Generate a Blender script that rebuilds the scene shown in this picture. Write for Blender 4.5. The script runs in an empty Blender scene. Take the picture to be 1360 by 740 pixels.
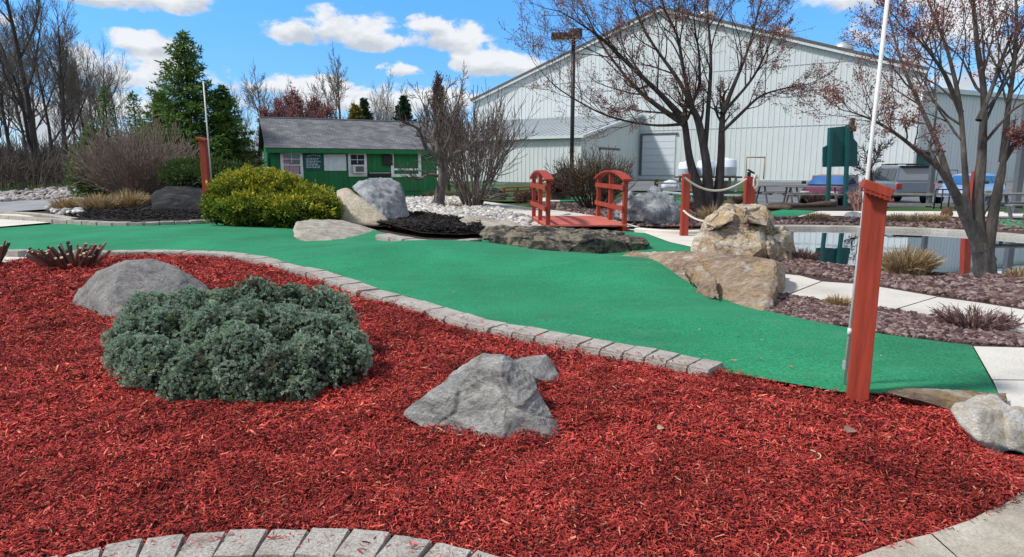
import bpy, bmesh, math, random
import numpy as np
from mathutils import Vector, Matrix, noise, geometry

R = math.radians
scene = bpy.context.scene
COL = scene.collection
rs = np.random.RandomState(7)
random.seed(7)

# ------------------------------------------------------------------ camera model
FPX, CU, CV, CAMH = 860.0, 680.0, 370.0, 1.45
PITCH = math.atan(144.0 / FPX)
CP, SP = math.cos(PITCH), math.sin(PITCH)

def ray(u, v):
    x = (u - CU) / FPX; y = (CV - v) / FPX
    return Vector((x, CP + y * SP, -SP + y * CP))

def G(u, v, z=0.0):
    """survey point: where the sight line meets level z"""
    d = ray(u, v)
    t = (z - CAMH) / d.z
    return Vector((d.x * t, d.y * t, z))

def A(u, v, Y):
    """survey point on the sight line at distance Y"""
    d = ray(u, v)
    t = Y / d.y
    return Vector((d.x * t, Y, CAMH + d.z * t))

def Q(u, v, P0, n):
    d = ray(u, v); o = Vector((0, 0, CAMH))
    t = (P0 - o).dot(n) / d.dot(n)
    return o + d * t

def W(px, Y):                      # pixels to metres at distance Y
    return px * Y / FPX

def sm(a, b, x):
    t = np.clip((x - a) / (b - a), 0, 1)
    return t * t * (3 - 2 * t)

def grade(x, y):
    x = np.asarray(x, float); y = np.asarray(y, float)
    z = 0.35 * sm(40, 56, y) + 0.25 * sm(60, 85, y)
    z = z + 0.6 * sm(33, 44, y) * (1 - sm(-17, -11, x))
    z = z - 0.16 * sm(26.3, 28.5, y) * (1 - sm(36, 46, y)) * sm(7.5, 11, x)
    return z

# ------------------------------------------------------------------ tagging
def tag(o, label=None, cat=None, group=None, kind=None):
    if label: o['label'] = label
    if cat: o['category'] = cat
    if group: o['group'] = group
    if kind: o['kind'] = kind
    return o

def empty(name, loc, label=None, cat=None, group=None, rz=0.0):
    o = bpy.data.objects.new(name, None)
    o.empty_display_size = 0.2
    COL.objects.link(o); o.location = loc; o.rotation_euler = (0, 0, rz)
    return tag(o, label, cat, group)

def link(name, me, mat, parent=None, loc=(0, 0, 0)):
    o = bpy.data.objects.new(name, me)
    if mat is not None:
        me.materials.clear(); me.materials.append(mat)
    COL.objects.link(o); o.location = loc
    if parent is not None: o.parent = parent
    return o

def copy_tree(o, parent=None):
    c = o.copy(); COL.objects.link(c); c.parent = parent
    for ch in list(o.children): copy_tree(ch, c)
    return c

# ------------------------------------------------------------------ materials
MATS = {}
def nodes_of(name):
    m = bpy.data.materials.new(name); m.use_nodes = True
    nt = m.node_tree
    b = nt.nodes['Principled BSDF']
    return m, nt, b

def N(nt, t, **kw):
    n = nt.nodes.new(t)
    for k, v in kw.items():
        if k.startswith('i_'):
            n.inputs[k[2:].replace('_', ' ')].default_value = v
        else: setattr(n, k, v)
    return n

def ramp(nt, stops):
    r = nt.nodes.new('ShaderNodeValToRGB')
    e = r.color_ramp.elements
    while len(e) > len(stops): e.remove(e[-1])
    while len(e) < len(stops): e.new(0.5)
    for k, (p, c) in enumerate(stops):
        e[k].position = p; e[k].color = (*c, 1)
    return r

def mat_noise(name, stops, scale=8.0, detail=6, rough=0.8, bump=0.3, bscale=40.0, bdist=0.01, stretch=(1, 1, 1), spec=0.3,
              fine=None, metallic=0.0, world=False, rot=(0, 0, 0), distortion=0.0):
    m, nt, b = nodes_of(name)
    tc = N(nt, 'ShaderNodeTexCoord')
    mp = N(nt, 'ShaderNodeMapping'); mp.inputs['Scale'].default_value = stretch; mp.inputs['Rotation'].default_value = rot
    if world:
        geo = N(nt, 'ShaderNodeNewGeometry'); nt.links.new(geo.outputs['Position'], mp.inputs[0])
    else:
        nt.links.new(tc.outputs['Object'], mp.inputs[0])
    n1 = N(nt, 'ShaderNodeTexNoise', i_Scale=scale, i_Detail=detail, i_Roughness=0.62, i_Distortion=distortion)
    nt.links.new(mp.outputs[0], n1.inputs['Vector'])
    r = ramp(nt, stops); nt.links.new(n1.outputs[0], r.inputs[0])
    col = r.outputs[0]
    n2 = N(nt, 'ShaderNodeTexNoise', i_Scale=bscale, i_Detail=8, i_Roughness=0.7)
    nt.links.new(mp.outputs[0], n2.inputs['Vector'])
    if fine:
        fr = ramp(nt, [(0.3, (fine[0],) * 3), (0.7, (fine[1],) * 3)])
        nt.links.new(n2.outputs[0], fr.inputs[0])
        mx = N(nt, 'ShaderNodeMix', data_type='RGBA', blend_type='MULTIPLY'); mx.inputs[0].default_value = 1.0
        nt.links.new(col, mx.inputs[6]); nt.links.new(fr.outputs[0], mx.inputs[7])
        col = mx.outputs[2]
    nt.links.new(col, b.inputs['Base Color'])
    b.inputs['Roughness'].default_value = rough
    b.inputs['Specular IOR Level'].default_value = spec
    b.inputs['Metallic'].default_value = metallic
    if bump:
        bp = N(nt, 'ShaderNodeBump', i_Strength=bump, i_Distance=bdist)
        nt.links.new(n2.outputs[0], bp.inputs['Height']); nt.links.new(bp.outputs[0], b.inputs['Normal'])
    MATS[name] = m
    return m

def mat_attr(name, rough=0.8, spec=0.2, noise_amt=0.0, nscale=30.0, translucent=0.0, bump=0.0):
    """surface colour stored per corner of the mesh"""
    m, nt, b = nodes_of(name)
    at = N(nt, 'ShaderNodeAttribute', attribute_name='col')
    col = at.outputs['Color']
    if noise_amt:
        tc = N(nt, 'ShaderNodeTexCoord')
        n1 = N(nt, 'ShaderNodeTexNoise', i_Scale=nscale, i_Detail=5)
        nt.links.new(tc.outputs['Object'], n1.inputs['Vector'])
        fr = ramp(nt, [(0.3, (1 - noise_amt,) * 3), (0.7, (1 + noise_amt,) * 3)])
        nt.links.new(n1.outputs[0], fr.inputs[0])
        mx = N(nt, 'ShaderNodeMix', data_type='RGBA', blend_type='MULTIPLY'); mx.inputs[0].default_value = 1.0
        nt.links.new(col, mx.inputs[6]); nt.links.new(fr.outputs[0], mx.inputs[7]); col = mx.outputs[2]
        if bump:
            bp = N(nt, 'ShaderNodeBump', i_Strength=bump, i_Distance=0.01)
            nt.links.new(n1.outputs[0], bp.inputs['Height']); nt.links.new(bp.outputs[0], b.inputs['Normal'])
    nt.links.new(col, b.inputs['Base Color'])
    b.inputs['Roughness'].default_value = rough; b.inputs['Specular IOR Level'].default_value = spec
    if translucent:
        tr = N(nt, 'ShaderNodeBsdfTranslucent'); nt.links.new(col, tr.inputs['Color'])
        ms = N(nt, 'ShaderNodeMixShader'); ms.inputs[0].default_value = translucent
        out = nt.nodes['Material Output']
        nt.links.new(b.outputs[0], ms.inputs[1]); nt.links.new(tr.outputs[0], ms.inputs[2]); nt.links.new(ms.outputs[0], out.inputs[0])
    MATS[name] = m
    return m

def mat_rock(name, c_dark, c_mid, c_light, vein=None, scale=3.0, strata=(1, 1, 3), rot=(0.3, 0.5, 0), stain=None, spots=None, bump=0.9, stain_lo=0.50):
    m, nt, b = nodes_of(name)
    tc = N(nt, 'ShaderNodeTexCoord')
    mp = N(nt, 'ShaderNodeMapping'); mp.inputs['Scale'].default_value = strata; mp.inputs['Rotation'].default_value = rot
    nt.links.new(tc.outputs['Object'], mp.inputs[0])
    n1 = N(nt, 'ShaderNodeTexNoise', i_Scale=scale, i_Detail=12, i_Roughness=0.68, i_Distortion=0.6)
    nt.links.new(mp.outputs[0], n1.inputs['Vector'])
    r = ramp(nt, [(0.30, c_dark), (0.50, c_mid), (0.68, c_light)]); nt.links.new(n1.outputs[0], r.inputs[0])
    col = r.outputs[0]
    def over(col, c, src, lo, hi, amt=1.0):
        mk = ramp(nt, [(lo, (0, 0, 0)), (hi, (amt,) * 3)]); nt.links.new(src, mk.inputs[0])
        mx = N(nt, 'ShaderNodeMix', data_type='RGBA'); nt.links.new(mk.outputs[0], mx.inputs[0])
        nt.links.new(col, mx.inputs[6]); mx.inputs[7].default_value = (*c, 1)
        return mx.outputs[2]
    if stain:
        for k, c in enumerate(stain):
            n3 = N(nt, 'ShaderNodeTexNoise', i_Scale=scale * (0.8 + 0.5 * k), i_Detail=9, i_Roughness=0.6, i_Distortion=0.8)
            mp2 = N(nt, 'ShaderNodeMapping'); mp2.inputs['Location'].default_value = (3.1 * k + 1, 7.7 * k, 2)
            nt.links.new(tc.outputs['Object'], mp2.inputs[0]); nt.links.new(mp2.outputs[0], n3.inputs['Vector'])
            col = over(col, c, n3.outputs[0], stain_lo, stain_lo + 0.14, 0.85)
    if vein:
        n4 = N(nt, 'ShaderNodeTexVoronoi', feature='DISTANCE_TO_EDGE', i_Scale=scale * 1.3)
        n5 = N(nt, 'ShaderNodeTexNoise', i_Scale=scale * 2, i_Detail=6)
        nt.links.new(mp.outputs[0], n5.inputs['Vector'])
        ad = N(nt, 'ShaderNodeMix', data_type='RGBA'); ad.inputs[0].default_value = 0.35
        nt.links.new(mp.outputs[0], ad.inputs[6]); nt.links.new(n5.outputs['Color'], ad.inputs[7])
        nt.links.new(ad.outputs[2], n4.inputs['Vector'])
        iv = ramp(nt, [(0.0, (1, 1, 1)), (0.035, (0, 0, 0))]); nt.links.new(n4.outputs['Distance'], iv.inputs[0])
        col = over(col, vein, iv.outputs[0], 0.1, 0.9, 0.7)
    n2 = N(nt, 'ShaderNodeTexNoise', i_Scale=scale * 11, i_Detail=12, i_Roughness=0.82)
    nt.links.new(mp.outputs[0], n2.inputs['Vector'])
    if spots:
        col = over(col, spots, n2.outputs[0], 0.60, 0.66, 0.8)
    fr = ramp(nt, [(0.36, (0.35,) * 3), (0.50, (0.95,) * 3), (0.66, (1.35,) * 3)]); nt.links.new(n2.outputs[0], fr.inputs[0])
    mx = N(nt, 'ShaderNodeMix', data_type='RGBA', blend_type='MULTIPLY'); mx.inputs[0].default_value = 1.0
    nt.links.new(col, mx.inputs[6]); nt.links.new(fr.outputs[0], mx.inputs[7])
    nt.links.new(mx.outputs[2], b.inputs['Base Color'])
    b.inputs['Roughness'].default_value = 0.85; b.inputs['Specular IOR Level'].default_value = 0.25
    ad2 = N(nt, 'ShaderNodeMath', operation='ADD'); nt.links.new(n1.outputs[0], ad2.inputs[0]); nt.links.new(n2.outputs[0], ad2.inputs[1])
    bp = N(nt, 'ShaderNodeBump', i_Strength=bump, i_Distance=0.05)
    nt.links.new(ad2.outputs[0], bp.inputs['Height']); nt.links.new(bp.outputs[0], b.inputs['Normal'])
    MATS[name] = m
    return m

def mat_plain(name, c, rough=0.6, spec=0.4, metallic=0.0, var=0.12, scale=6.0, bump=0.08, bscale=60, stretch=(1, 1, 1)):
    c = np.array(c)
    return mat_noise(name, [(0.3, tuple(c * (1 - var))), (0.7, tuple(np.minimum(c * (1 + var), 1)))], scale=scale, rough=rough, bump=bump,
                     bscale=bscale, bdist=0.004, spec=spec, metallic=metallic, stretch=stretch)

# ------------------------------------------------------------------ mesh builders
def np_mesh(name, V, F, colors=None, smooth=False):
    """V (n,3); F (m,k) one face size; colors (n,3) per vertex"""
    V = np.asarray(V, np.float32); F = np.asarray(F, np.int32)
    me = bpy.data.meshes.new(name)
    m, k = F.shape
    me.vertices.add(len(V)); me.vertices.foreach_set('co', V.ravel())
    me.loops.add(m * k); me.loops.foreach_set('vertex_index', F.ravel())
    me.polygons.add(m)
    me.polygons.foreach_set('loop_start', np.arange(0, m * k, k, dtype=np.int32))
    me.polygons.foreach_set('use_smooth', np.full(m, bool(smooth)))
    me.update(calc_edges=True)
    if colors is not None:
        ca = me.color_attributes.new('col', 'FLOAT_COLOR', 'POINT')
        c4 = np.ones((len(V), 4), np.float32); c4[:, :3] = colors
        ca.data.foreach_set('color', c4.ravel())
    return me

def unit(a):
    return a / np.maximum(np.linalg.norm(a, axis=1, keepdims=True), 1e-9)

def randdir(n, r=rs):
    return unit(r.normal(size=(n, 3)))

def leaves(c, ax, nr, ln, wd, colr, fold=0.0):
    """diamond leaves: centre at base c, axis ax, approx normal nr, length, width -> V,F,C"""
    c = np.asarray(c); n = len(c)
    ax = unit(np.asarray(ax)); side = unit(np.cross(ax, nr)); up = np.cross(side, ax)
    ln = np.broadcast_to(np.asarray(ln, float), (n,))[:, None]; wd = np.broadcast_to(np.asarray(wd, float), (n,))[:, None]
    b = c; t = c + ax * ln + up * ln * fold * 0.5
    mid = c + ax * ln * 0.5 - up * ln * fold * 0.3
    l = mid + side * wd * 0.5; r_ = mid - side * wd * 0.5
    V = np.stack([b, l, t, r_], 1).reshape(-1, 3)
    F = np.arange(n * 4).reshape(n, 4)
    C = np.repeat(np.asarray(colr), 4, axis=0)
    return V, F, C

def merge(parts):
    Vs, Fs, Cs, o = [], [], [], 0
    for V, F, C in parts:
        Vs.append(V); Fs.append(F + o); Cs.append(C); o += len(V)
    return np.concatenate(Vs), np.concatenate(Fs), np.concatenate(Cs)

def tubes(segs, K, colr, jitter=0.15, r=rs):
    """segs: array rows p0(3) p1(3) r0 r1 -> prisms"""
    S = np.asarray(segs, float); n = len(S)
    p0, p1, r0, r1 = S[:, :3], S[:, 3:6], S[:, 6:7], S[:, 7:8]
    d = unit(p1 - p0); p0 = p0 - d * r0 * 0.3; p1 = p1 + d * r1 * 0.3
    ref = np.where(np.abs(d[:, 2:3]) > 0.9, np.array([[1.0, 0, 0]]), np.array([[0, 0, 1.0]]))
    s = unit(np.cross(d, ref)); t = np.cross(s, d)
    ang = np.linspace(0, 2 * np.pi, K, endpoint=False)
    ring = np.cos(ang)[None, :, None] * s[:, None, :] + np.sin(ang)[None, :, None] * t[:, None, :]
    a = p0[:, None, :] + ring * r0[:, None, :]; b = p1[:, None, :] + ring * r1[:, None, :]
    V = np.concatenate([a, b], 1).reshape(-1, 3)
    base = (np.arange(n) * 2 * K)[:, None, None]
    i = np.arange(K); j = (i + 1) % K
    f = np.stack([i, j, j + K, i + K], 1)[None]
    F = (base + f).reshape(-1, 4)
    col = np.asarray(colr) * (1 + jitter * r.normal(size=(n, 1)))
    C = np.repeat(np.clip(col, 0, 1), 2 * K, axis=0)
    return V, F, C

def limb_tube(pts, rad, K=10, lump=0.06, seed=0):
    """smooth tube with shared rings -> V,F"""
    P = np.array([tuple(p) for p in pts], float); n = len(P)
    T = unit(np.gradient(P, axis=0))
    s = np.cross(T[0], [0.3, 1, 0.2]); s /= np.linalg.norm(s)
    V = []
    rr = np.random.RandomState(seed)
    ph = rr.rand(4) * 6
    for k in range(n):
        s = s - T[k] * s.dot(T[k]); s /= np.linalg.norm(s); t = np.cross(T[k], s)
        for a in np.linspace(0, 2 * np.pi, K, endpoint=False):
            q = rad[k] * (1 + lump * math.sin(2 * a + ph[0] + k * 0.5) + lump * math.sin(3 * a + ph[1] - k * 0.9))
            V.append(P[k] + (math.cos(a) * s + math.sin(a) * t) * q)
    F = []
    for k in range(n - 1):
        for i in range(K):
            j = (i + 1) % K
            F.append((k * K + i, k * K + j, (k + 1) * K + j, (k + 1) * K + i))
    return np.array(V), np.array(F)

def catmull(pts, m=5):
    P = [Vector(p) for p in pts]; out = []
    for i in range(len(P) - 1):
        a = P[max(i - 1, 0)]; b = P[i]; c = P[i + 1]; d = P[min(i + 2, len(P) - 1)]
        for k in range(m):
            t = k / m
            out.append(0.5 * ((2 * b) + (c - a) * t + (2 * a - 5 * b + 4 * c - d) * t * t + (3 * b - a - 3 * c + d) * t ** 3))
    out.append(P[-1])
    return out

def box_bm(bm, c, s, rot=None, taper=1.0):
    """add a box centred at c with full sizes s"""
    m = Matrix.Translation(Vector(c)) @ (rot.to_4x4() if rot is not None else Matrix.Identity(4))
    vs = []
    for z in (-.5, .5):
        k = 1.0 if z < 0 else taper
        for x, y in ((-.5, -.5), (.5, -.5), (.5, .5), (-.5, .5)):
            vs.append(bm.verts.new(m @ Vector((x * s[0] * k, y * s[1] * k, z * s[2]))))
    for f in ((3, 2, 1, 0), (4, 5, 6, 7), (0, 1, 5, 4), (1, 2, 6, 5), (2, 3, 7, 6), (3, 0, 4, 7)):
        bm.faces.new([vs[i] for i in f])
    return vs

def bm_obj(name, bm, mat, parent=None, bevel=0.0, segs=2, smooth=False, loc=(0, 0, 0)):
    if bevel:
        bmesh.ops.bevel(bm, geom=list(bm.edges), offset=bevel, segments=segs, affect='EDGES', profile=0.6)
    bmesh.ops.recalc_face_normals(bm, faces=list(bm.faces))
    me = bpy.data.meshes.new(name); bm.to_mesh(me); bm.free()
    if smooth:
        me.polygons.foreach_set('use_smooth', np.full(len(me.polygons), True))
    return link(name, me, mat, parent, loc)

def boxes(name, items, mat, parent=None, bevel=0.0, loc=(0, 0, 0)):
    bm = bmesh.new()
    for it in items: box_bm(bm, *it)
    return bm_obj(name, bm, mat, parent, bevel, loc=loc)

def bar_bm(bm, p, q, w, h, up=Vector((0, 0, 1))):
    p = Vector(p); q = Vector(q); d = (q - p); L = d.length; d.normalize()
    s = d.cross(up)
    if s.length < 1e-4: s = d.cross(Vector((0, 1, 0)))
    s.normalize(); u = s.cross(d)
    rot = Matrix((s, d, u)).transposed()
    box_bm(bm, (p + q) / 2, (w, L, h), rot)

def bars(name, items, mat, parent=None, bevel=0.0):
    bm = bmesh.new()
    for p, q, w, h in items: bar_bm(bm, p, q, w, h)
    return bm_obj(name, bm, mat, parent, bevel)

def rods(name, items, mat, parent=None, K=8, smooth=True):
    """round bars [(p,q,r)]"""
    V, F, C = tubes([(*p, *q, r, r) for p, q, r in items], K, (1, 1, 1), 0)
    n = len(items)
    me = np_mesh(name, V, F, smooth=smooth)
    bm = bmesh.new(); bm.from_mesh(me)
    bmesh.ops.holes_fill(bm, edges=list(bm.edges), sides=0)
    bm.to_mesh(me); bm.free()
    return link(name, me, mat, parent)

def sheet(name, poly, mat, lift, step=0.5, zf=None, parent=None, maxpts=12000):
    """a ground sheet over a plan polygon (list of Vector), following the grade"""
    P = [Vector((p[0], p[1])) for p in poly]
    B = []
    for i, a in enumerate(P):
        b = P[(i + 1) % len(P)]; n = max(1, int((b - a).length / step))
        B += [a.lerp(b, k / n) for k in range(n)]
    xs = [p.x for p in B]; ys = [p.y for p in B]
    st = max(step, math.sqrt((max(xs) - min(xs)) * (max(ys) - min(ys)) / maxpts))
    pts = list(B); nb = len(B)
    gx = np.arange(min(xs) + st / 2, max(xs), st); gy = np.arange(min(ys) + st / 2, max(ys), st)
    bx = np.array(xs); by = np.array(ys)
    X, Y = np.meshgrid(gx, gy); X = X.ravel(); Y = Y.ravel()
    ins = inside(X, Y, bx, by)
    pts += [Vector((x, y)) for x, y in zip(X[ins], Y[ins])]
    v, e, f, *_ = geometry.delaunay_2d_cdt(pts, [(i, (i + 1) % nb) for i in range(nb)], [], 1, 1e-5)
    vx = np.array([p.x for p in v]); vy = np.array([p.y for p in v])
    z = grade(vx, vy) + lift
    if zf is not None: z = z + zf(vx, vy)
    me = np_mesh(name, np.stack([vx, vy, z], 1), np.array([t for t in f if len(t) == 3]), smooth=True)
    bm = bmesh.new(); bm.from_mesh(me)
    for fc in bm.faces:
        if fc.normal.z < 0: fc.normal_flip()
    bm.to_mesh(me); bm.free()
    o = link(name, me, mat, parent)
    return tag(o, kind='structure') if parent is None else o

def inside(X, Y, bx, by):
    r = np.zeros(len(X), bool); n = len(bx); j = n - 1
    for i in range(n):
        c = ((by[i] > Y) != (by[j] > Y))
        with np.errstate(divide='ignore', invalid='ignore'):
            c &= X < (bx[j] - bx[i]) * (Y - by[i]) / (by[j] - by[i]) + bx[i]
        r ^= c; j = i
    return r

def pxpoly(pts, z=0.0):
    return [G(u, v, z) for u, v in pts]

def smooth_poly(pts, m=4):
    P = [Vector(p) for p in pts]; n = len(P); out = []
    for i in range(n):
        a, b, c, d = P[i - 1], P[i], P[(i + 1) % n], P[(i + 2) % n]
        for k in range(m):
            t = k / m
            out.append(0.5 * ((2 * b) + (c - a) * t + (2 * a - 5 * b + 4 * c - d) * t * t + (3 * b - a - 3 * c + d) * t ** 3))
    return out
# ------------------------------------------------------------------ camera, sun, sky
cam_d = bpy.data.cameras.new('camera'); cam = bpy.data.objects.new('camera', cam_d); COL.objects.link(cam)
cam_d.sensor_width = 36.0; cam_d.lens = FPX / 1360.0 * 36.0; cam_d.clip_start = 0.05; cam_d.clip_end = 6000
cam.location = (0, 0, CAMH); cam.rotation_euler = (math.pi / 2 - PITCH, 0, 0)
scene.camera = cam
scene.view_settings.view_transform = 'Standard'; scene.view_settings.look = 'None'; scene.view_settings.exposure = 0
scene.render.resolution_x = 1024; scene.render.resolution_y = 557

SUN = Vector((-0.62, -0.13, 0.76)).normalized()
sd = bpy.data.lights.new('sun', 'SUN'); sd.energy = 4.3; sd.angle = R(6); sd.color = (1.0, 0.955, 0.89)
so = bpy.data.objects.new('sun', sd); COL.objects.link(so); so.rotation_euler = SUN.to_track_quat('Z', 'Y').to_euler()

world = bpy.data.worlds.new('World'); scene.world = world; world.use_nodes = True
nt = world.node_tree
for n in list(nt.nodes): nt.nodes.remove(n)
out = N(nt, 'ShaderNodeOutputWorld')
sky = N(nt, 'ShaderNodeTexSky', sky_type='NISHITA'); sky.sun_disc = False
sky.sun_elevation = math.asin(SUN.z); sky.sun_rotation = math.atan2(SUN.x, SUN.y); sky.air_density = 1.0; sky.dust_density = 0.3; sky.ozone_density = 1.6
hs = N(nt, 'ShaderNodeHueSaturation', i_Saturation=1.12, i_Value=1.0); nt.links.new(sky.outputs[0], hs.inputs['Color'])
bg = N(nt, 'ShaderNodeBackground', i_Strength=0.125)
tc = N(nt, 'ShaderNodeTexCoord')
sep = N(nt, 'ShaderNodeSeparateXYZ'); nt.links.new(tc.outputs['Generated'], sep.inputs[0])
def M(op, a, b=None, clamp=False):
    n = N(nt, 'ShaderNodeMath', operation=op, use_clamp=clamp)
    for k, x in enumerate((a, b)):
        if x is None: continue
        if isinstance(x, (int, float)): n.inputs[k].default_value = x
        else: nt.links.new(x, n.inputs[k])
    return n.outputs[0]
tint = ramp(nt, [(0.0, (0.40, 0.53, 0.89)), (0.04, (0.37, 0.47, 0.70)), (0.13, (0.30, 0.51, 0.72)), (0.26, (0.34, 0.65, 0.90)), (0.5, (0.5, 0.54, 0.56))])
nt.links.new(sep.outputs[2], tint.inputs[0])
tm = N(nt, 'ShaderNodeVectorMath', operation='MULTIPLY'); nt.links.new(hs.outputs[0], tm.inputs[0]); nt.links.new(tint.outputs[0], tm.inputs[1])
tm2 = N(nt, 'ShaderNodeVectorMath', operation='SCALE'); tm2.inputs['Scale'].default_value = 2.05; nt.links.new(tm.outputs[0], tm2.inputs[0]); nt.links.new(tm2.outputs[0], bg.inputs[0])
az = M('ARCTAN2', sep.outputs[0], sep.outputs[1]); el = M('ARCSINE', sep.outputs[2])
# (azimuth, elevation, half width, half height) of each fair-weather cloud, in degrees
def ae(u, v):
    d = ray(u, v).normalized(); return math.atan2(d.x, d.y), math.asin(d.z)
CL = [(390, 44, 56, 26), (455, 42, 84, 34), (500, 58, 62, 20), (600, 54, 72, 28), (575, 35, 42, 20), (538, 95, 40, 16), (650, 90, 96, 27), (190, 60, 62, 20),
      (170, 100, 130, 42), (180, -2, 110, 26), (400, 118, 130, 20), (600, 132, 120, 26), (470, 140, 190, 34), (1130, 2, 75, 28), (1270, 30, 110, 90), (1380, 80, 120, 60), (60, 150, 150, 60),
      (-200, 60, 200, 60), (1700, 40, 260, 80), (900, -260, 300, 60), (300, -330, 260, 60)]
dens = None; hgt = None
n_c = N(nt, 'ShaderNodeTexNoise', i_Scale=13.0, i_Detail=10, i_Roughness=0.62, i_Distortion=0.25)
mpw = N(nt, 'ShaderNodeMapping'); mpw.inputs['Scale'].default_value = (1, 1, 1.7); nt.links.new(tc.outputs['Generated'], mpw.inputs[0]); nt.links.new(mpw.outputs[0], n_c.inputs['Vector'])
for u, v, w, h in CL:
    a, e = ae(u, v)
    dx = M('MULTIPLY', M('SUBTRACT', az, a), FPX / w * 0.94); dy = M('MULTIPLY', M('SUBTRACT', el, e), FPX / h * 0.94)
    # flatter base than top
    dyb = M('MULTIPLY', M('MINIMUM', dy, 0.0), 0.6); dy = M('ADD', dy, dyb)
    ln = M('SQRT', M('ADD', M('MULTIPLY', dx, dx), M('MULTIPLY', dy, dy)))
    m = M('MAXIMUM', M('SUBTRACT', 1.0, ln), 0.0)
    dens = m if dens is None else M('MAXIMUM', dens, m)
    hh = M('MULTIPLY', m, dy)
    hgt = hh if hgt is None else M('ADD', hgt, hh)
for a, e, w, h in ((2.3, .45, 1.3, .6), (-2.3, .45, 1.3, .6), (0.0, 1.25, 4.0, .42)):     # unseen cloud added overhead and behind the camera as neutral fill light
    dx = M('DIVIDE', M('SUBTRACT', az, a), w); dy = M('DIVIDE', M('SUBTRACT', el, e), h)
    dens = M('MAXIMUM', dens, M('MAXIMUM', M('SUBTRACT', 1.15, M('SQRT', M('ADD', M('MULTIPLY', dx, dx), M('MULTIPLY', dy, dy)))), 0.0))
nz = M('MULTIPLY', M('SUBTRACT', n_c.outputs[0], 0.5), 3.0)
inc = M('MULTIPLY', dens, 6.0, True)
d1 = M('ADD', M('SUBTRACT', dens, 0.22), M('MULTIPLY', nz, inc))
mr = N(nt, 'ShaderNodeMapRange', interpolation_type='SMOOTHSTEP'); mr.inputs[1].default_value = 0.0; mr.inputs[2].default_value = 0.42
nt.links.new(d1, mr.inputs[0])
alpha = M('MULTIPLY', mr.outputs[0], 0.96)
n_s = N(nt, 'ShaderNodeTexNoise', i_Scale=22.0, i_Detail=7, i_Roughness=0.6); nt.links.new(mpw.outputs[0], n_s.inputs['Vector'])
shade = M('ADD', M('MULTIPLY', hgt, 0.8), M('MULTIPLY', M('SUBTRACT', n_s.outputs[0], 0.5), 1.2))
cr = ramp(nt, [(0.22, (0.60, 0.64, 0.70)), (0.55, (0.93, 0.94, 0.96))]); nt.links.new(M('ADD', shade, 0.42), cr.inputs[0])
bgc = N(nt, 'ShaderNodeBackground', i_Strength=0.98); nt.links.new(cr.outputs[0], bgc.inputs[0])
mxs = N(nt, 'ShaderNodeMixShader'); nt.links.new(alpha, mxs.inputs[0]); nt.links.new(bg.outputs[0], mxs.inputs[1]); nt.links.new(bgc.outputs[0], mxs.inputs[2])
nt.links.new(mxs.outputs[0], out.inputs[0])

# ------------------------------------------------------------------ ground materials
mat_noise('lawn', [(0.3, (0.028, 0.06, 0.012)), (0.6, (0.055, 0.11, 0.02)), (0.8, (0.10, 0.12, 0.04))], scale=0.6, bscale=30, rough=0.95, bump=0.8, bdist=0.05, fine=(0.55, 1.3), world=True)
mat_noise('soil', [(0.3, (0.012, 0.009, 0.008)), (0.7, (0.035, 0.026, 0.022))], scale=8, bscale=45, rough=0.95, bump=1.0, bdist=0.04, fine=(0.3, 1.5), world=True)
mat_noise('asphalt', [(0.3, (0.10, 0.105, 0.115)), (0.7, (0.17, 0.175, 0.185))], scale=0.4, bscale=60, rough=0.9, bump=0.2, fine=(0.8, 1.2), world=True)
mat_noise('concrete', [(0.25, (0.46, 0.43, 0.38)), (0.5, (0.60, 0.57, 0.51)), (0.75, (0.68, 0.65, 0.58))], scale=1.1, bscale=55, rough=0.9, bump=0.35, bdist=0.006, fine=(0.72, 1.12), world=True)
mat_noise('concrete_pale', [(0.25, (0.52, 0.49, 0.43)), (0.6, (0.66, 0.62, 0.55))], scale=1.5, bscale=60, rough=0.9, bump=0.2, bdist=0.005, fine=(0.85, 1.1), world=True)
mat_noise('concrete_stained', [(0.25, (0.22, 0.18, 0.145)), (0.5, (0.42, 0.37, 0.30)), (0.72, (0.56, 0.51, 0.43))], scale=4.0, bscale=90, rough=0.9, bump=0.6, bdist=0.006, fine=(0.6, 1.15), world=True)
mat_noise('channel_concrete', [(0.3, (0.20, 0.21, 0.23)), (0.7, (0.36, 0.36, 0.37))], scale=0.8, bscale=40, rough=0.8, bump=0.3, fine=(0.8, 1.1), world=True)
mat_noise('mulch_bed', [(0.35, (0.05, 0.007, 0.007)), (0.65, (0.20, 0.024, 0.02))], scale=60, bscale=80, rough=0.95, bump=1.0, bdist=0.03, fine=(0.3, 1.4), world=True)
mat_noise('lava_gravel', [(0.3, (0.05, 0.030, 0.032)), (0.5, (0.115, 0.066, 0.066)), (0.72, (0.20, 0.13, 0.125))], scale=22, bscale=55, rough=0.95, bump=1.0, bdist=0.05, fine=(0.35, 1.45), world=True)
mat_noise('chip_mulch_brown', [(0.3, (0.04, 0.028, 0.022)), (0.7, (0.11, 0.08, 0.065))], scale=20, bscale=50, rough=0.95, bump=1.0, bdist=0.04, fine=(0.4, 1.4), world=True)

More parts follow.
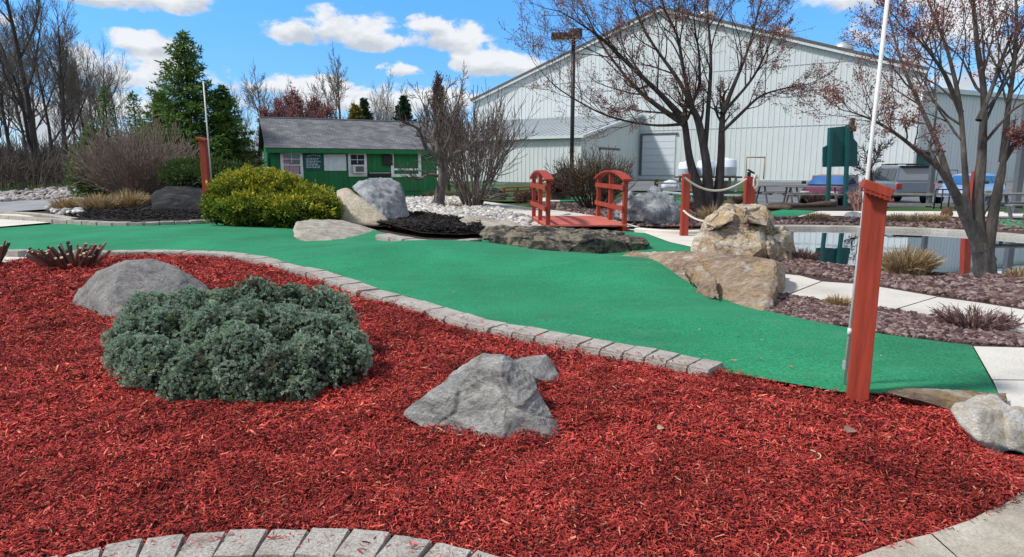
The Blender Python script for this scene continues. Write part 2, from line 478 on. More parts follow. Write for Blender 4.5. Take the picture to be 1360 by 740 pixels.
def turf_mat():
    m, nt, b = nodes_of('turf')
    geo = N(nt, 'ShaderNodeNewGeometry')
    n1 = N(nt, 'ShaderNodeTexNoise', i_Scale=0.7, i_Detail=5, i_Roughness=0.6); nt.links.new(geo.outputs['Position'], n1.inputs['Vector'])
    r1 = ramp(nt, [(0.3, (0.007, 0.165, 0.066)), (0.55, (0.010, 0.225, 0.092)), (0.75, (0.018, 0.275, 0.118))]); nt.links.new(n1.outputs[0], r1.inputs[0])
    n2 = N(nt, 'ShaderNodeTexNoise', i_Scale=55, i_Detail=5, i_Roughness=0.8); nt.links.new(geo.outputs['Position'], n2.inputs['Vector'])
    r2 = ramp(nt, [(0.3, (0.30,) * 3), (0.5, (0.92,) * 3), (0.72, (1.8,) * 3)]); nt.links.new(n2.outputs[0], r2.inputs[0])
    mx = N(nt, 'ShaderNodeMix', data_type='RGBA', blend_type='MULTIPLY'); mx.inputs[0].default_value = 1
    nt.links.new(r1.outputs[0], mx.inputs[6]); nt.links.new(r2.outputs[0], mx.inputs[7])
    # worn streaks and stray bits
    mp = N(nt, 'ShaderNodeMapping'); mp.inputs['Scale'].default_value = (1.0, 3.4, 1); mp.inputs['Rotation'].default_value = (0, 0, 0.25); nt.links.new(geo.outputs['Position'], mp.inputs[0])
    n3 = N(nt, 'ShaderNodeTexNoise', i_Scale=1.3, i_Detail=8, i_Roughness=0.7); nt.links.new(mp.outputs[0], n3.inputs['Vector'])
    r3 = ramp(nt, [(0.52, (0, 0, 0)), (0.74, (0.55,) * 3)]); nt.links.new(n3.outputs[0], r3.inputs[0])
    mx2 = N(nt, 'ShaderNodeMix', data_type='RGBA'); nt.links.new(r3.outputs[0], mx2.inputs[0]); nt.links.new(mx.outputs[2], mx2.inputs[6]); mx2.inputs[7].default_value = (0.06, 0.25, 0.125, 1)
    v = N(nt, 'ShaderNodeTexVoronoi', i_Scale=3.2); nt.links.new(geo.outputs['Position'], v.inputs['Vector'])
    r4 = ramp(nt, [(0.022, (0.8,) * 3), (0.03, (0, 0, 0))]); nt.links.new(v.outputs['Distance'], r4.inputs[0])
    mx3 = N(nt, 'ShaderNodeMix', data_type='RGBA'); nt.links.new(r4.outputs[0], mx3.inputs[0]); nt.links.new(mx2.outputs[2], mx3.inputs[6]); mx3.inputs[7].default_value = (0.55, 0.55, 0.45, 1)
    nt.links.new(mx3.outputs[2], b.inputs['Base Color']); b.inputs['Roughness'].default_value = 0.9; b.inputs['Specular IOR Level'].default_value = 0.12
    b.inputs['Sheen Weight'].default_value = 0.08
    bp = N(nt, 'ShaderNodeBump', i_Strength=0.5, i_Distance=0.012); nt.links.new(n2.outputs[0], bp.inputs['Height']); nt.links.new(bp.outputs[0], b.inputs['Normal'])
    MATS['turf'] = m
turf_mat()
def water_mat():
    m, nt, b = nodes_of('water')
    b.inputs['Base Color'].default_value = (0.50, 0.60, 0.76, 1); b.inputs['Metallic'].default_value = 1.0; b.inputs['Roughness'].default_value = 0.012
    b.inputs['Specular IOR Level'].default_value = 1.0; b.inputs['IOR'].default_value = 1.9; b.inputs['Coat Weight'].default_value = 0.6; b.inputs['Coat Roughness'].default_value = 0.01
    geo = N(nt, 'ShaderNodeNewGeometry'); n = N(nt, 'ShaderNodeTexNoise', i_Scale=1.2, i_Detail=3); nt.links.new(geo.outputs['Position'], n.inputs['Vector'])
    bp = N(nt, 'ShaderNodeBump', i_Strength=0.012, i_Distance=0.1); nt.links.new(n.outputs[0], bp.inputs['Height']); nt.links.new(bp.outputs[0], b.inputs['Normal']); nt.links.new(bp.outputs[0], b.inputs['Coat Normal'])
    MATS['water'] = m
water_mat()

# ------------------------------------------------------------------ setting
gx = np.concatenate([np.linspace(-2500, -82, 8), np.arange(-80, 81, 1.0), np.linspace(82, 2500, 8)])
gy = np.concatenate([np.linspace(-300, -6, 5), np.arange(-5, 96, 1.0), np.linspace(97, 4000, 10)])
X, Y = np.meshgrid(gx, gy); nx, ny = len(gx), len(gy)
Z = grade(X, Y) - 0.05 - 0.03 * (1 - sm(42, 46, Y))
idx = np.arange(nx * ny).reshape(ny, nx)
F = np.stack([idx[:-1, :-1], idx[:-1, 1:], idx[1:, 1:], idx[1:, :-1]], -1).reshape(-1, 4)
tag(link('ground', np_mesh('ground', np.stack([X, Y, Z], -1).reshape(-1, 3), F, smooth=True), MATS['lawn']), kind='structure')
# near soil under everything
sheet('soil', [Vector(p) for p in ((-30, 0.5), (26, 0.5), (26, 26), (-30, 26))], MATS['chip_mulch_brown'], -0.045, 1.0)

def bumps(x, y, L):
    z = np.zeros_like(np.asarray(x, float))
    for (cx, cy, h, rx, ry) in L: z = z + h * np.exp(-((x - cx) / rx) ** 2 - ((y - cy) / ry) ** 2)
    return z
b1 = G(570, 342); b2 = G(815, 362); b3 = G(250, 315); b4 = G(700, 400)
TB = [(b1.x, b1.y, 0.24, 1.9, 1.5), (b2.x, b2.y, 0.18, 1.2, 1.0), (b3.x, b3.y, 0.14, 2.6, 2.0), (b4.x, b4.y, -0.035, 1.0, 0.8), (G(930, 430).x, G(930, 430).y, .05, .8, .5)]
turf_z = lambda x, y: bumps(x, y, TB)
TURF = [(-160, 306), (0, 303), (75, 297.5), (130, 296), (210, 298), (300, 294), (400, 292), (470, 300), (540, 317), (600, 322), (650, 318), (740, 338), (830, 342), (930, 385), (1000, 410), (1060, 424), (1180, 445),
        (1291, 459), (1326, 523), (1180, 523), (1120, 521), (955, 493), (870, 474), (760, 454), (650, 433), (560, 408), (480, 384), (400, 357), (330, 340), (240, 335), (140, 334), (0, 336), (-160, 342)]
sheet('putting_green', pxpoly(TURF, 0.03), MATS['turf'], 0.03, 0.2, turf_z)
sheet('putting_green', pxpoly([(770, 306), (850, 308), (905, 322), (935, 336), (935, 345), (850, 345), (740, 340), (700, 330)], 0.02), MATS['turf'], 0.022, 0.4)
sheet('putting_green', pxpoly([(742, 263.5), (778, 261.5), (786, 264), (786, 268.5), (744, 268.5)]), MATS['turf'], 0.03, 0.6)
sheet('putting_green', pxpoly([(1015, 285), (1040, 279), (1085, 281.5), (1060, 288), (1024, 290)]), MATS['turf'], 0.03, 0.6)
sheet('putting_green', pxpoly([(1322, 292), (1420, 289), (1420, 306), (1330, 304)]), MATS['turf'], 0.03, 0.6)
sheet('putting_green', pxpoly([(205, 246.5), (252, 245), (252, 248.5), (207, 249)]), MATS['turf'], 0.05, 0.6)
sheet('putting_green', pxpoly([(560, 300), (680, 303), (690, 308), (650, 309), (600, 306)]), MATS['turf'], 0.026, 0.6)
sheet('putting_green', pxpoly([(640, 241), (704, 241), (704, 245.5), (640, 246)]), MATS['turf'], 0.03, 1.0)
sheet('putting_green', pxpoly([(878, 268), (905, 262), (930, 266), (900, 275)]), MATS['turf'], 0.03, 1.0)

sheet('gravel_bed', pxpoly([(930, 330), (1050, 340), (1100, 350), (1200, 360.5), (1300, 367), (1440, 356), (1440, 475), (1290, 462), (1180, 448), (1060, 428), (990, 412)]), MATS['lava_gravel'], 0.012, 0.4)
sheet('gravel_bed', pxpoly([(700, 268), (860, 263), (1030, 287), (1290, 287), (1440, 296), (1440, 312), (1290, 309), (1160, 304), (1040, 300), (1030, 304), (930, 301), (850, 301), (735, 299)]), MATS['lava_gravel'], 0.004, 0.8)
sheet('water', pxpoly([(1020, 299), (1160, 302), (1290, 307), (1500, 318), (1500, 372), (1300, 374), (1200, 368), (1100, 358), (1030, 346)]), MATS['water'], -0.03, 1.0)
# walk beside the turf, poured in bays with open joints between them
for q in ([(1020, 362), (1062, 366), (1090.5, 373.5), (1043, 392), (1020, 390)], [(1092, 374), (1150, 378), (1244, 394), (1185, 411.5), (1110, 402), (1045, 392.5)],
          [(1245.5, 394.5), (1300, 402), (1440, 424), (1440, 455), (1330, 441), (1260, 425), (1187, 412)]):
    sheet('path', pxpoly(q, 0.02), MATS['concrete'], 0.02, 0.6)
sheet('path', pxpoly([(1293, 460), (1440, 464), (1440, 505), (1318, 504)], 0.02), MATS['concrete'], 0.02, 0.4)
sheet('path', pxpoly([(1319, 505), (1440, 506), (1440, 610), (1362, 560), (1328, 527)], 0.02), MATS['concrete'], 0.02, 0.4)
sheet('path', pxpoly([(1060, 790), (1120, 744), (1200, 716), (1236, 708), (1272, 740), (1310, 790)], 0.02), MATS['concrete_stained'], 0.016, 0.1)
sheet('path', pxpoly([(1237.5, 707), (1290, 689), (1360, 651), (1440, 622), (1440, 790), (1313, 790), (1274, 740)], 0.02), MATS['concrete_stained'], 0.016, 0.1)
sheet('path', pxpoly([(-160, 288), (0, 283), (40, 288), (74, 296.5), (0, 303), (-160, 307)]), MATS['concrete_pale'], 0.036, 0.6)
sheet('path', pxpoly([(-160, 340), (0, 342), (46, 342), (10, 350), (-160, 356)]), MATS['concrete_pale'], 0.02, 0.4)
sheet('path', pxpoly(  [(585, 267), (640, 268), (700, 276), (760, 283), (800, 289), (850, 303), (720, 303), (660, 290), (600, 274)]), MATS['concrete'], 0.03, 0.6)
sheet('path', pxpoly([(832, 306), (925, 309), (1000, 325), (935, 334), (890, 324), (850, 309)]), MATS['concrete_pale'], 0.034, 0.5)
sheet('path', pxpoly([(700, 264.5), (745, 262), (745, 268), (712, 268)]), MATS['concrete_pale'], 0.02, 0.8)
sheet('path', pxpoly([(985, 288), (1090, 281), (1290, 281.5), (1440, 284), (1440, 291), (1290, 289), (1100, 287.5), (1010, 291)]), MATS['concrete_pale'], 0.02, 0.8)
sheet('lawn_strip', pxpoly([(560, 262), (705, 262), (705, 268), (640, 268), (585, 267)]), MATS['lawn'], 0.02, 0.8)
sheet('lawn_strip', pxpoly([(1180, 276), (1290, 274), (1440, 274), (1440, 284), (1290, 281.5), (1180, 281.5)]), MATS['lawn'], 0.014, 0.8)
sheet('mulch_soil', pxpoly([(562, 258), (660, 255), (680, 260), (640, 264), (575, 264)]), MATS['soil'], 0.05, 0.8)
sheet('mulch_soil', pxpoly([(1020, 276), (1120, 271), (1150, 279), (1080, 281), (1040, 279)]), MATS['soil'], 0.03, 0.8)
sheet('channel', pxpoly([(-160, 273), (0, 266), (110, 261), (160, 260), (100, 268), (60, 279), (0, 283), (-160, 287)]), MATS['channel_concrete'], 0.03, 0.8)
# black mulch beds of the middle distance (low mounds)
k1 = G(150, 286); k2 = G(540, 303)
sheet('mulch_soil', pxpoly([(75, 291), (120, 270), (300, 262), (460, 268), (470, 290), (440, 293), (360, 292), (300, 293.5), (210, 297), (130, 295)]), MATS['soil'], 0.05, 0.5,
      lambda x, y: bumps(x, y, [(k1.x + 4, k1.y + 3, 0.25, 5, 2.2)]))
sheet('mulch_soil', pxpoly([(445, 291), (470, 285), (560, 288), (640, 300), (648, 312.5), (610, 315), (560, 313.5), (512, 306)]), MATS['soil'], 0.05, 0.4,
      lambda x, y: bumps(x, y, [(k2.x, k2.y, 0.16, 1.6, 1.4)]))
sheet('stone_bed', pxpoly([(530, 261), (600, 261), (660, 278), (712, 298), (690, 304), (600, 300), (530, 290)]), MATS['concrete'], 0.0, 0.8)
sheet('parking_lot', pxpoly([(1010, 272.5), (1500, 272.5), (1500, 246), (1000, 247)]), MATS['asphalt'], 0.0, 1.5)
tp = [A(760, 247, 44), A(905, 247, 44), A(900, 240, 57), A(842, 236.5, 69)]
sheet('driveway', tp, MATS['asphalt'], 0.03, 1.0)

sheet('path', pxpoly([(-200, 900), (-60, 838), (20, 785), (85, 766), (160, 750), (280, 736), (400, 733), (520, 742), (640, 768), (720, 800), (860, 900)], 0.0), MATS['concrete_stained'], 0.0, 0.15)
# ------------------------------------------------------------------ red wood-chip mulch
MULCH = [(-420, 366), (-150, 356), (0, 350), (45, 341), (140, 336), (240, 336), (330, 341), (400, 358), (480, 386), (560, 411), (650, 437), (760, 457), (880, 479), (957, 495), (1120, 524), (1180, 528), (1262, 548), (1300, 590), (1340, 606), (1440, 618), (1360, 654),
         (1290, 692), (1200, 718), (1120, 746), (1060, 800), (760, 800), (640, 732), (520, 710), (400, 701), (280, 706), (160, 721), (60, 746), (0, 775), (-150, 800), (-420, 830)]
MP = pxpoly(MULCH, 0.02)
mcx = G(600, 560)
def mulch_z(x, y):
    x = np.asarray(x, float); y = np.asarray(y, float)
    z = 0.05 * np.exp(-((x - mcx.x) / 2.2) ** 2 - ((y - mcx.y - .3) / 1.0) ** 2) + 0.05 * np.exp(-((x + 2.6) / 1.6) ** 2 - ((y - 5.2) / 1.6) ** 2)
    z = z + 0.012 * np.sin(3.1 * x + 1.3 * y) * np.sin(2.3 * y - 1.1 * x + 1) + 0.010 * np.sin(7.3 * x - 3 * y) * np.sin(6.1 * y + 2 * x)
    z = z + 0.006 * np.sin(17 * x + 5 * y) * np.sin(15 * y - 7 * x)
    return z
sheet('mulch_bed', MP, MATS['mulch_bed'], -0.004, 0.07, mulch_z, maxpts=16000)

def chips():
    r = np.random.RandomState(3)
    bx = np.array([p.x for p in MP]); by = np.array([p.y for p in MP])
    cell = [(1.9, 3.2, 19000, .86), (3.2, 4.6, 12500, 1.0), (4.6, 7.0, 5600, 1.28), (7.0, 12.5, 2200, 1.9)]
    pts, sz = [], []
    for y0, y1, dn, s in cell:
        xm = y1 * 1.06 + .5
        n = int((y1 - y0) * 2 * xm * dn)
        y = r.uniform(y0, y1, n); x = r.uniform(-xm, xm, n)
        k = np.abs(x) < y * 1.04 + 0.5
        x, y = x[k], y[k]
        jx = x + r.normal(size=len(x)) * 0.018; jy = y + r.normal(size=len(x)) * 0.018
        k = inside(jx, jy, bx, by)
        pts.append(np.stack([x[k], y[k]], 1)); sz.append(np.full(k.sum(), s))
    P = np.concatenate(pts); S = np.concatenate(sz); n = len(P)
    clump = np.array([noise.noise((p[0] * 5.5, p[1] * 5.5, 0)) for p in P])
    z = mulch_z(P[:, 0], P[:, 1]) + 0.002 + 0.022 * r.rand(n) ** 1.5 * S * (1 + 0.6 * clump) + np.maximum(clump, 0) * 0.022
    # stray pieces lying on the edging blocks and the turf
    sp, sz2 = [], []
    for px, h, w_, cnt in (([(30, 757), (160, 723), (280, 709), (400, 706), (520, 714), (640, 738)], .062, .11, 130), ([(492, 387), (600, 419), (700, 441), (830, 465), (950, 488)], .085, .16, 160), ([(140, 335), (300, 338), (420, 363), (490, 386)], .085, .2, 90), ([(300, 320), (700, 425), (1000, 470), (1160, 500)], .05, 1.2, 110)):
        Pl = [G(u, v, h) for u, v in px]
        for _ in range(cnt):
            k = r.randint(len(Pl) - 1); q = Pl[k].lerp(Pl[k + 1], r.rand()); sp.append((q.x + r.normal() * w_ * .3, q.y - abs(r.normal()) * w_ * .5 * (1 if h != .05 else r.choice([-1, 1])), h + (float(turf_z(q.x, q.y)) if h > .08 or h == .05 else 0)))
    sp = np.array(sp); P = np.concatenate([P, sp[:, :2]]); S = np.concatenate([S, np.where(sp[:, 1] > 4.5, 1.2, .9)]); z = np.concatenate([z, sp[:, 2]]); n = len(P)
    yaw = r.uniform(0, 2 * np.pi, n); pitch = r.normal(size=n) * 0.30; pitch[-len(sp):] *= .1
    big = r.rand(n) < 0.06
    ln = (0.014 + 0.028 * r.rand(n) ** 1.4) * S * np.where(big, 1.9, 1); wd = (0.0028 + 0.0050 * r.rand(n) ** 1.5) * S * np.where(big, 1.7, 1)
    ax = np.stack([np.cos(yaw) * np.cos(pitch), np.sin(yaw) * np.cos(pitch), np.sin(pitch)], 1)
    nr = unit(np.stack([r.normal(size=n) * 0.45, r.normal(size=n) * 0.45, np.ones(n)], 1))
    side = unit(np.cross(ax, nr)); up = np.cross(side, ax)
    c = np.stack([P[:, 0], P[:, 1], z], 1); bend = (r.normal(size=n) * 0.14)[:, None] * ln[:, None] * up
    tw = r.normal(size=(n, 1)) * 0.35
    e0, e1 = c - ax * ln[:, None] / 2, c + ax * ln[:, None] / 2; mid = c + bend
    w = wd[:, None] / 2
    s2 = unit(side + tw * up)
    taper = r.uniform(0.35, 1, (n, 1))
    V = np.stack([e0 - side * w * taper, e0 + side * w * taper, mid + side * w, mid - side * w, e1 + s2 * w * 0.8, e1 - s2 * w * 0.8], 1).reshape(-1, 3)
    b = (np.arange(n) * 6)[:, None]
    F = np.concatenate([b + [0, 1, 2, 3], b + [3, 2, 4, 5]], 1).reshape(-1, 4)
    pal = np.array([(0.42, 0.053, 0.047), (0.34, 0.039, 0.037), (0.25, 0.027, 0.027), (0.52, 0.095, 0.075), (0.11, 0.016, 0.015), (0.60, 0.20, 0.14), (0.03, 0.012, 0.011)])
    ch = r.choice(7, n, p=[.26, .23, .19, .10, .12, .03, .07])
    C = pal[ch] * r.uniform(0.75, 1.25, (n, 1)) * np.array((1.10, 1.12, 1.02))
    big2 = np.array([noise.noise((p[0] * 1.3, p[1] * 1.3, 7)) for p in P])
    big3 = np.array([noise.noise((p[0] * 4.1, p[1] * 4.1, 3)) for p in P])
    C *= (1 + 0.42 * big2 + 0.35 * big3)[:, None]
    tan = r.rand(n) < 0.0025; C[tan] = np.array((0.45, 0.32, 0.22)) * r.uniform(0.6, 1.1, (tan.sum(), 1))
    C[r.rand(n) < 0.03] *= 0.35
    me = np_mesh('wood_chips', V, F, np.repeat(np.clip(C, 0, 1), 6, axis=0))
    tag(link('wood_chips', me, mat_attr('chip', rough=0.8, spec=0.12)), 'loose red dyed wood chip mulch filling the foreground bed', 'mulch', kind='stuff')
    print('chips', n)
chips()

# ------------------------------------------------------------------ loose stone (uncountable)
ICO = None
def ico(sub):
    bm = bmesh.new(); bmesh.ops.create_icosphere(bm, subdivisions=sub, radius=1)
    bm.verts.ensure_lookup_table()
    V = np.array([v.co[:] for v in bm.verts]); F = np.array([[v.index for v in f.verts] for f in bm.faces]); bm.free()
    return V, F

def stones(name, label, cat, poly, n, size, pal, sub=1, flat=0.7, seed=1, lift=0.0, ymax=60, heap=0.0):
    r = np.random.RandomState(seed)
    bx = np.array([p[0] for p in poly]); by = np.array([p[1] for p in poly])
    x = r.uniform(bx.min(), bx.max(), n * 5); y = r.uniform(by.min(), by.max(), n * 5)
    k = inside(x, y, bx, by); x, y = x[k][:n], y[k][:n]; n = len(x)
    V0, F0 = ico(sub)
    s = r.uniform(size[0], size[1], n) * (0.7 + 0.6 * r.rand(n) ** 3)
    sc = np.stack([s * r.uniform(.8, 1.35, n), s * r.uniform(.7, 1.1, n), s * flat * r.uniform(.7, 1.15, n)], 1)
    jit = 1 + 0.16 * r.normal(size=(n, len(V0), 1))
    V = V0[None] * jit * sc[:, None, :]
    a = r.uniform(0, 2 * np.pi, n); t = r.normal(size=n) * 0.35
    ca, sa = np.cos(a), np.sin(a); ct, st = np.cos(t), np.sin(t)
    Y1 = V[..., 1] * ct[:, None] - V[..., 2] * st[:, None]; Z1 = V[..., 1] * st[:, None] + V[..., 2] * ct[:, None]
    X2 = V[..., 0] * ca[:, None] - Y1 * sa[:, None]; Y2 = V[..., 0] * sa[:, None] + Y1 * ca[:, None]
    z = grade(x, y) + lift + sc[:, 2] * 0.4 + heap * r.rand(n)
    Vw = np.stack([X2 + x[:, None], Y2 + y[:, None], Z1 + z[:, None]], -1).reshape(-1, 3)
    F = (F0[None] + (np.arange(n) * len(V0))[:, None, None]).reshape(-1, 3)
    pal = np.array(pal); C = pal[r.randint(len(pal), size=n)] * r.uniform(0.75, 1.2, (n, 1))
    me = np_mesh(name, Vw, F, np.repeat(np.clip(C, 0, 1), len(V0), axis=0), smooth=sub > 1)
    tag(link(name, me, MATS.get('stone_attr') or mat_attr('stone_attr', rough=0.85, noise_amt=0.22, nscale=14, bump=0.3)), label, cat, kind='stuff')
PALE = [(0.50, 0.49, 0.46), (0.42, 0.41, 0.39), (0.58, 0.56, 0.52), (0.34, 0.33, 0.33), (0.48, 0.43, 0.37)]
LAVA = [(0.13, 0.080, 0.074), (0.085, 0.050, 0.048), (0.18, 0.118, 0.108), (0.25, 0.19, 0.17), (0.05, 0.032, 0.032)]
stones('river_stones', 'pale rounded river stones heaped between the green hut and the bridge', 'stones', pxpoly([(540, 262.5), (600, 262), (655, 276), (704, 292), (700, 303), (640, 297), (560, 292), (540, 280)]), 4200, (0.055, 0.115), PALE, 2, 0.7, 5, 0.0, heap=0.04)
stones('river_stones', 'grey river stones lining the far side of the dry channel', 'stones', pxpoly([(-160, 266), (0, 261), (60, 259), (115, 257.5), (106, 263), (60, 266), (0, 269), (-160, 276)]), 1300, (0.08, 0.17), [(0.36, 0.33, 0.32), (0.28, 0.26, 0.26), (0.44, 0.40, 0.38)], 2, 0.7, 6, heap=0.05)
stones('river_stones', 'pale river stones beside the dry grass and black mulch', 'stones', pxpoly([(62, 281), (80, 270), (98, 264), (116, 268), (108, 284), (106, 290), (84, 290)]), 380, (0.08, 0.17), PALE, 2, 0.7, 8, 0.06)
BLK = [(0.012, 0.010, 0.010), (0.024, 0.02, 0.018), (0.04, 0.033, 0.03), (0.008, 0.007, 0.007)]
KZ = lambda px: pxpoly(px)
stones('mulch_chunks', 'loose black mulch chunks under the dry grass in the left bed', 'mulch', pxpoly([(85, 291), (118, 276), (200, 270), (300, 264), (440, 280), (430, 291), (360, 291), (300, 292), (210, 295.5), (130, 294)]), 14000, (0.02, 0.05), BLK, 1, 0.5, 21, 0.06, heap=0.10)
stones('mulch_chunks', 'loose black mulch chunks in the small bed beside the tilted boulder', 'mulch', pxpoly([(448, 291), (472, 286), (560, 289), (636, 301), (643, 312), (608, 314.5), (560, 313), (514, 306)]), 12000, (0.018, 0.045), BLK, 1, 0.5, 22, 0.06, heap=0.14)
stones('lava_stones', 'maroon lava gravel between the turf and the concrete walk', 'gravel', pxpoly([(985, 400), (1035, 393), (1110, 405), (1185, 414), (1260, 428), (1330, 444), (1440, 458), (1440, 466), (1290, 459), (1180, 446), (1060, 426), (1000, 412)]), 26000, (0.014, 0.032), LAVA, 1, 0.8, 9, 0.012)
stones('lava_stones', 'maroon lava gravel along the bank of the pond', 'gravel', pxpoly([(1040, 343), (1100, 353), (1200, 363.5), (1300, 370), (1440, 360), (1440, 423), (1300, 401), (1244, 393), (1150, 377), (1062, 365), (1030, 360)]), 30000, (0.018, 0.042), LAVA, 1, 0.8, 10, 0.012)
stones('lava_stones', 'maroon lava gravel behind the bridge and the pond', 'gravel', pxpoly([(735, 270), (785, 270), (860, 266), (1030, 288.5), (1290, 290), (1440, 297), (1440, 308), (1290, 306), (1160, 301), (1040, 297), (930, 301), (850, 301), (790, 288), (735, 280)]), 16000, (0.03, 0.06), LAVA, 1, 0.7, 11, 0.0)
# ------------------------------------------------------------------ edging blocks
mat_noise('paver', [(0.3, (0.30, 0.26, 0.225)), (0.5, (0.42, 0.385, 0.345)), (0.75, (0.50, 0.47, 0.43))], scale=5, bscale=90, rough=0.95, bump=0.8, bdist=0.006, fine=(0.35, 1.35), world=True)
def block_mesh(seed, h, dep):
    rr = random.Random(seed)
    bm = bmesh.new(); box_bm(bm, (0, 0, -h / 2), (1, dep, h))
    for v in bm.verts:
        v.co.x *= 1 + rr.uniform(-.008, .008); v.co.y += rr.uniform(-.008, .008); v.co.z += rr.uniform(-.004, .003)
    bmesh.ops.bevel(bm, geom=list(bm.edges), offset=0.016, segments=2, affect='EDGES')
    bmesh.ops.subdivide_edges(bm, edges=[e for e in bm.edges if e.calc_length() > 0.06], cuts=4, use_grid_fill=True)
    for v in bm.verts:
        v.co += Vector((noise.noise(v.co * 23 + Vector((seed, 0, 0))), noise.noise(v.co * 23 + Vector((0, seed, 0))), noise.noise(v.co * 23 + Vector((0, 0, seed))))) * 0.005
    bmesh.ops.recalc_face_normals(bm, faces=list(bm.faces))
    me = bpy.data.meshes.new('edging_block'); bm.to_mesh(me); bm.free()
    me.materials.append(MATS['paver'])
    return me

def paver_row(px, pitch, top, h, dep, label, group, seed, gap=0.008, zf=None, joint=0.9):
    meshes = [block_mesh(seed * 10 + k, h, dep) for k in range(4)]
    pts = catmull([(u, v, 0) for u, v in px], 12)
    L = [0]
    for a, b in zip(pts, pts[1:]): L.append(L[-1] + (b - a).length)
    def at(s):
        for i in range(len(L) - 1):
            if L[i + 1] >= s:
                return pts[i].lerp(pts[i + 1], (s - L[i]) / max(L[i + 1] - L[i], 1e-9))
        return pts[-1]
    rr = random.Random(seed); s = 0.0
    while s + pitch * 0.8 < L[-1]:
        p = at(s); q = at(min(s + pitch, L[-1])); s += pitch
        a = G(p.x, p.y, top); b = G(q.x, q.y, top)
        o = bpy.data.objects.new('edging_block', rr.choice(meshes)); COL.objects.link(o)
        o.location = (a + b) / 2 + Vector((0, 0, rr.uniform(-.006, .006)))
        if zf is not None: o.location.z += float(zf(o.location.x, o.location.y))
        d = b - a
        o.rotation_euler = (rr.uniform(-.02, .02), rr.uniform(-.02, .02), math.atan2(d.y, d.x) + rr.uniform(-.025, .025))
        o.scale = (max(d.length - gap + .004, .05), 1, 1)
        tag(o, label, 'edging block', group)
paver_row([(-60, 830), (20, 772), (85, 752), (160, 736), (220, 727), (280, 721), (340, 718), (400, 718), (460, 721), (520, 727), (580, 738), (640, 754), (700, 778)], 54, 0.055, 0.12, 0.2,
          'pale grey concrete edging block in the curved row along the bottom of the red mulch', 'edging blocks along the bottom of the red mulch', 1, 0.014)
paver_row([(492, 385), (525, 394), (560, 404), (600, 416), (650, 430), (700, 439), (760, 450), (830, 463), (890, 474), (953, 487)], 29.5, 0.075, 0.14, 0.27,
          'grey concrete edging block in the open curved row between red mulch and green turf', 'edging blocks between the mulch and the turf', 2, 0.018, turf_z)
paver_row([(48, 335), (140, 333.5), (240, 333.5), (300, 336), (350, 344), (420, 361), (460, 374), (490, 384)], 25, 0.075, 0.13, 0.30,
          'grey concrete edging block in the flat upper stretch between boulder and turf', 'edging blocks behind the boulder and the shrub', 3, 0.018)
paver_row([(-80, 334), (-20, 332), (48, 333.5)], 23, 0.11, 0.17, 0.3,
          'brown grey edging block beside the cut back shrub and the turf', 'edging blocks at the cut back shrub', 6, 0.012)
paver_row([(-80, 283), (0, 286), (60, 289.5), (120, 293.5), (180, 295), (240, 293.5), (300, 291), (360, 288.5), (440, 290)], 19.5, 0.13, 0.2, 0.26,
          'dark grey edging block in the back row below the black mulch and yellow green shrub', 'edging blocks in the back row', 4, 0.03)
paver_row([(508, 311), (530, 315), (555, 318.5), (590, 320), (620, 319), (645, 315)], 18, 0.16, 0.2, 0.3,
          'grey edging block in the short curve between black mulch and turf', 'edging blocks around the small black mulch bed', 5, 0.02)

# ------------------------------------------------------------------ rocks
mat_rock('rock_grey', (0.17, 0.165, 0.165), (0.47, 0.46, 0.435), (0.78, 0.765, 0.72), vein=None, scale=4.0, spots=(0.55, 0.55, 0.52), strata=(1, 1.2, 3.5), rot=(0.5, 0.7, 0))
mat_rock('rock_slate', (0.15, 0.145, 0.14), (0.33, 0.32, 0.305), (0.50, 0.49, 0.465), scale=3.5, spots=(0.50, 0.52, 0.52), strata=(1, 1, 1.6), rot=(0.2, 0.3, 0), stain=[(0.24, 0.20, 0.19), (0.34, 0.335, 0.32)])
mat_rock('rock_rust', (0.20, 0.14, 0.11), (0.48, 0.37, 0.25), (0.74, 0.67, 0.55), scale=1.8, stain=[(0.27, 0.20, 0.19), (0.52, 0.33, 0.14), (0.74, 0.69, 0.58)], strata=(1.2, 1, 1.8), rot=(0.25, 0.35, 0.2), vein=(0.05, 0.035, 0.03))
mat_rock('rock_brown', (0.13, 0.095, 0.07), (0.33, 0.235, 0.16), (0.50, 0.40, 0.29), scale=1.8, stain=[(0.29, 0.21, 0.185), (0.38, 0.255, 0.11), (0.56, 0.53, 0.48)], stain_lo=.54, strata=(1, 1, 1.2), rot=(0.2, 0.45, 0.1))
mat_rock('rock_tan', (0.26, 0.23, 0.185), (0.42, 0.385, 0.32), (0.52, 0.49, 0.42), scale=2.6, strata=(1, 1, 5), rot=(0.1, 0.05, 0), bump=0.5)
mat_rock('rock_sand', (0.32, 0.27, 0.20), (0.46, 0.40, 0.31), (0.50, 0.46, 0.38), scale=2.0, strata=(1, 1, 1), bump=0.35)
mat_rock('rock_dark', (0.010, 0.010, 0.011), (0.026, 0.026, 0.028), (0.075, 0.075, 0.075), scale=2.0, strata=(1, 1, 3), bump=0.7)
mat_rock('rock_white', (0.17, 0.19, 0.21), (0.36, 0.38, 0.40), (0.60, 0.61, 0.61), scale=2.6, vein=(0.11, 0.13, 0.15), strata=(1, 1, 1.4))
mat_rock('rock_layer', (0.05, 0.045, 0.04), (0.24, 0.215, 0.175), (0.46, 0.43, 0.36), scale=2.8, strata=(1, 1, 2.8), rot=(0.1, 0.2, 0), stain=[(0.014, 0.014, 0.018), (0.34, 0.29, 0.19), (0.02, 0.019, 0.022)], stain_lo=0.46)
mat_rock('rock_cream', (0.46, 0.41, 0.32), (0.66, 0.62, 0.54), (0.76, 0.73, 0.68), scale=5.0, stain=[(0.54, 0.44, 0.28), (0.66, 0.66, 0.66)], bump=0.7)
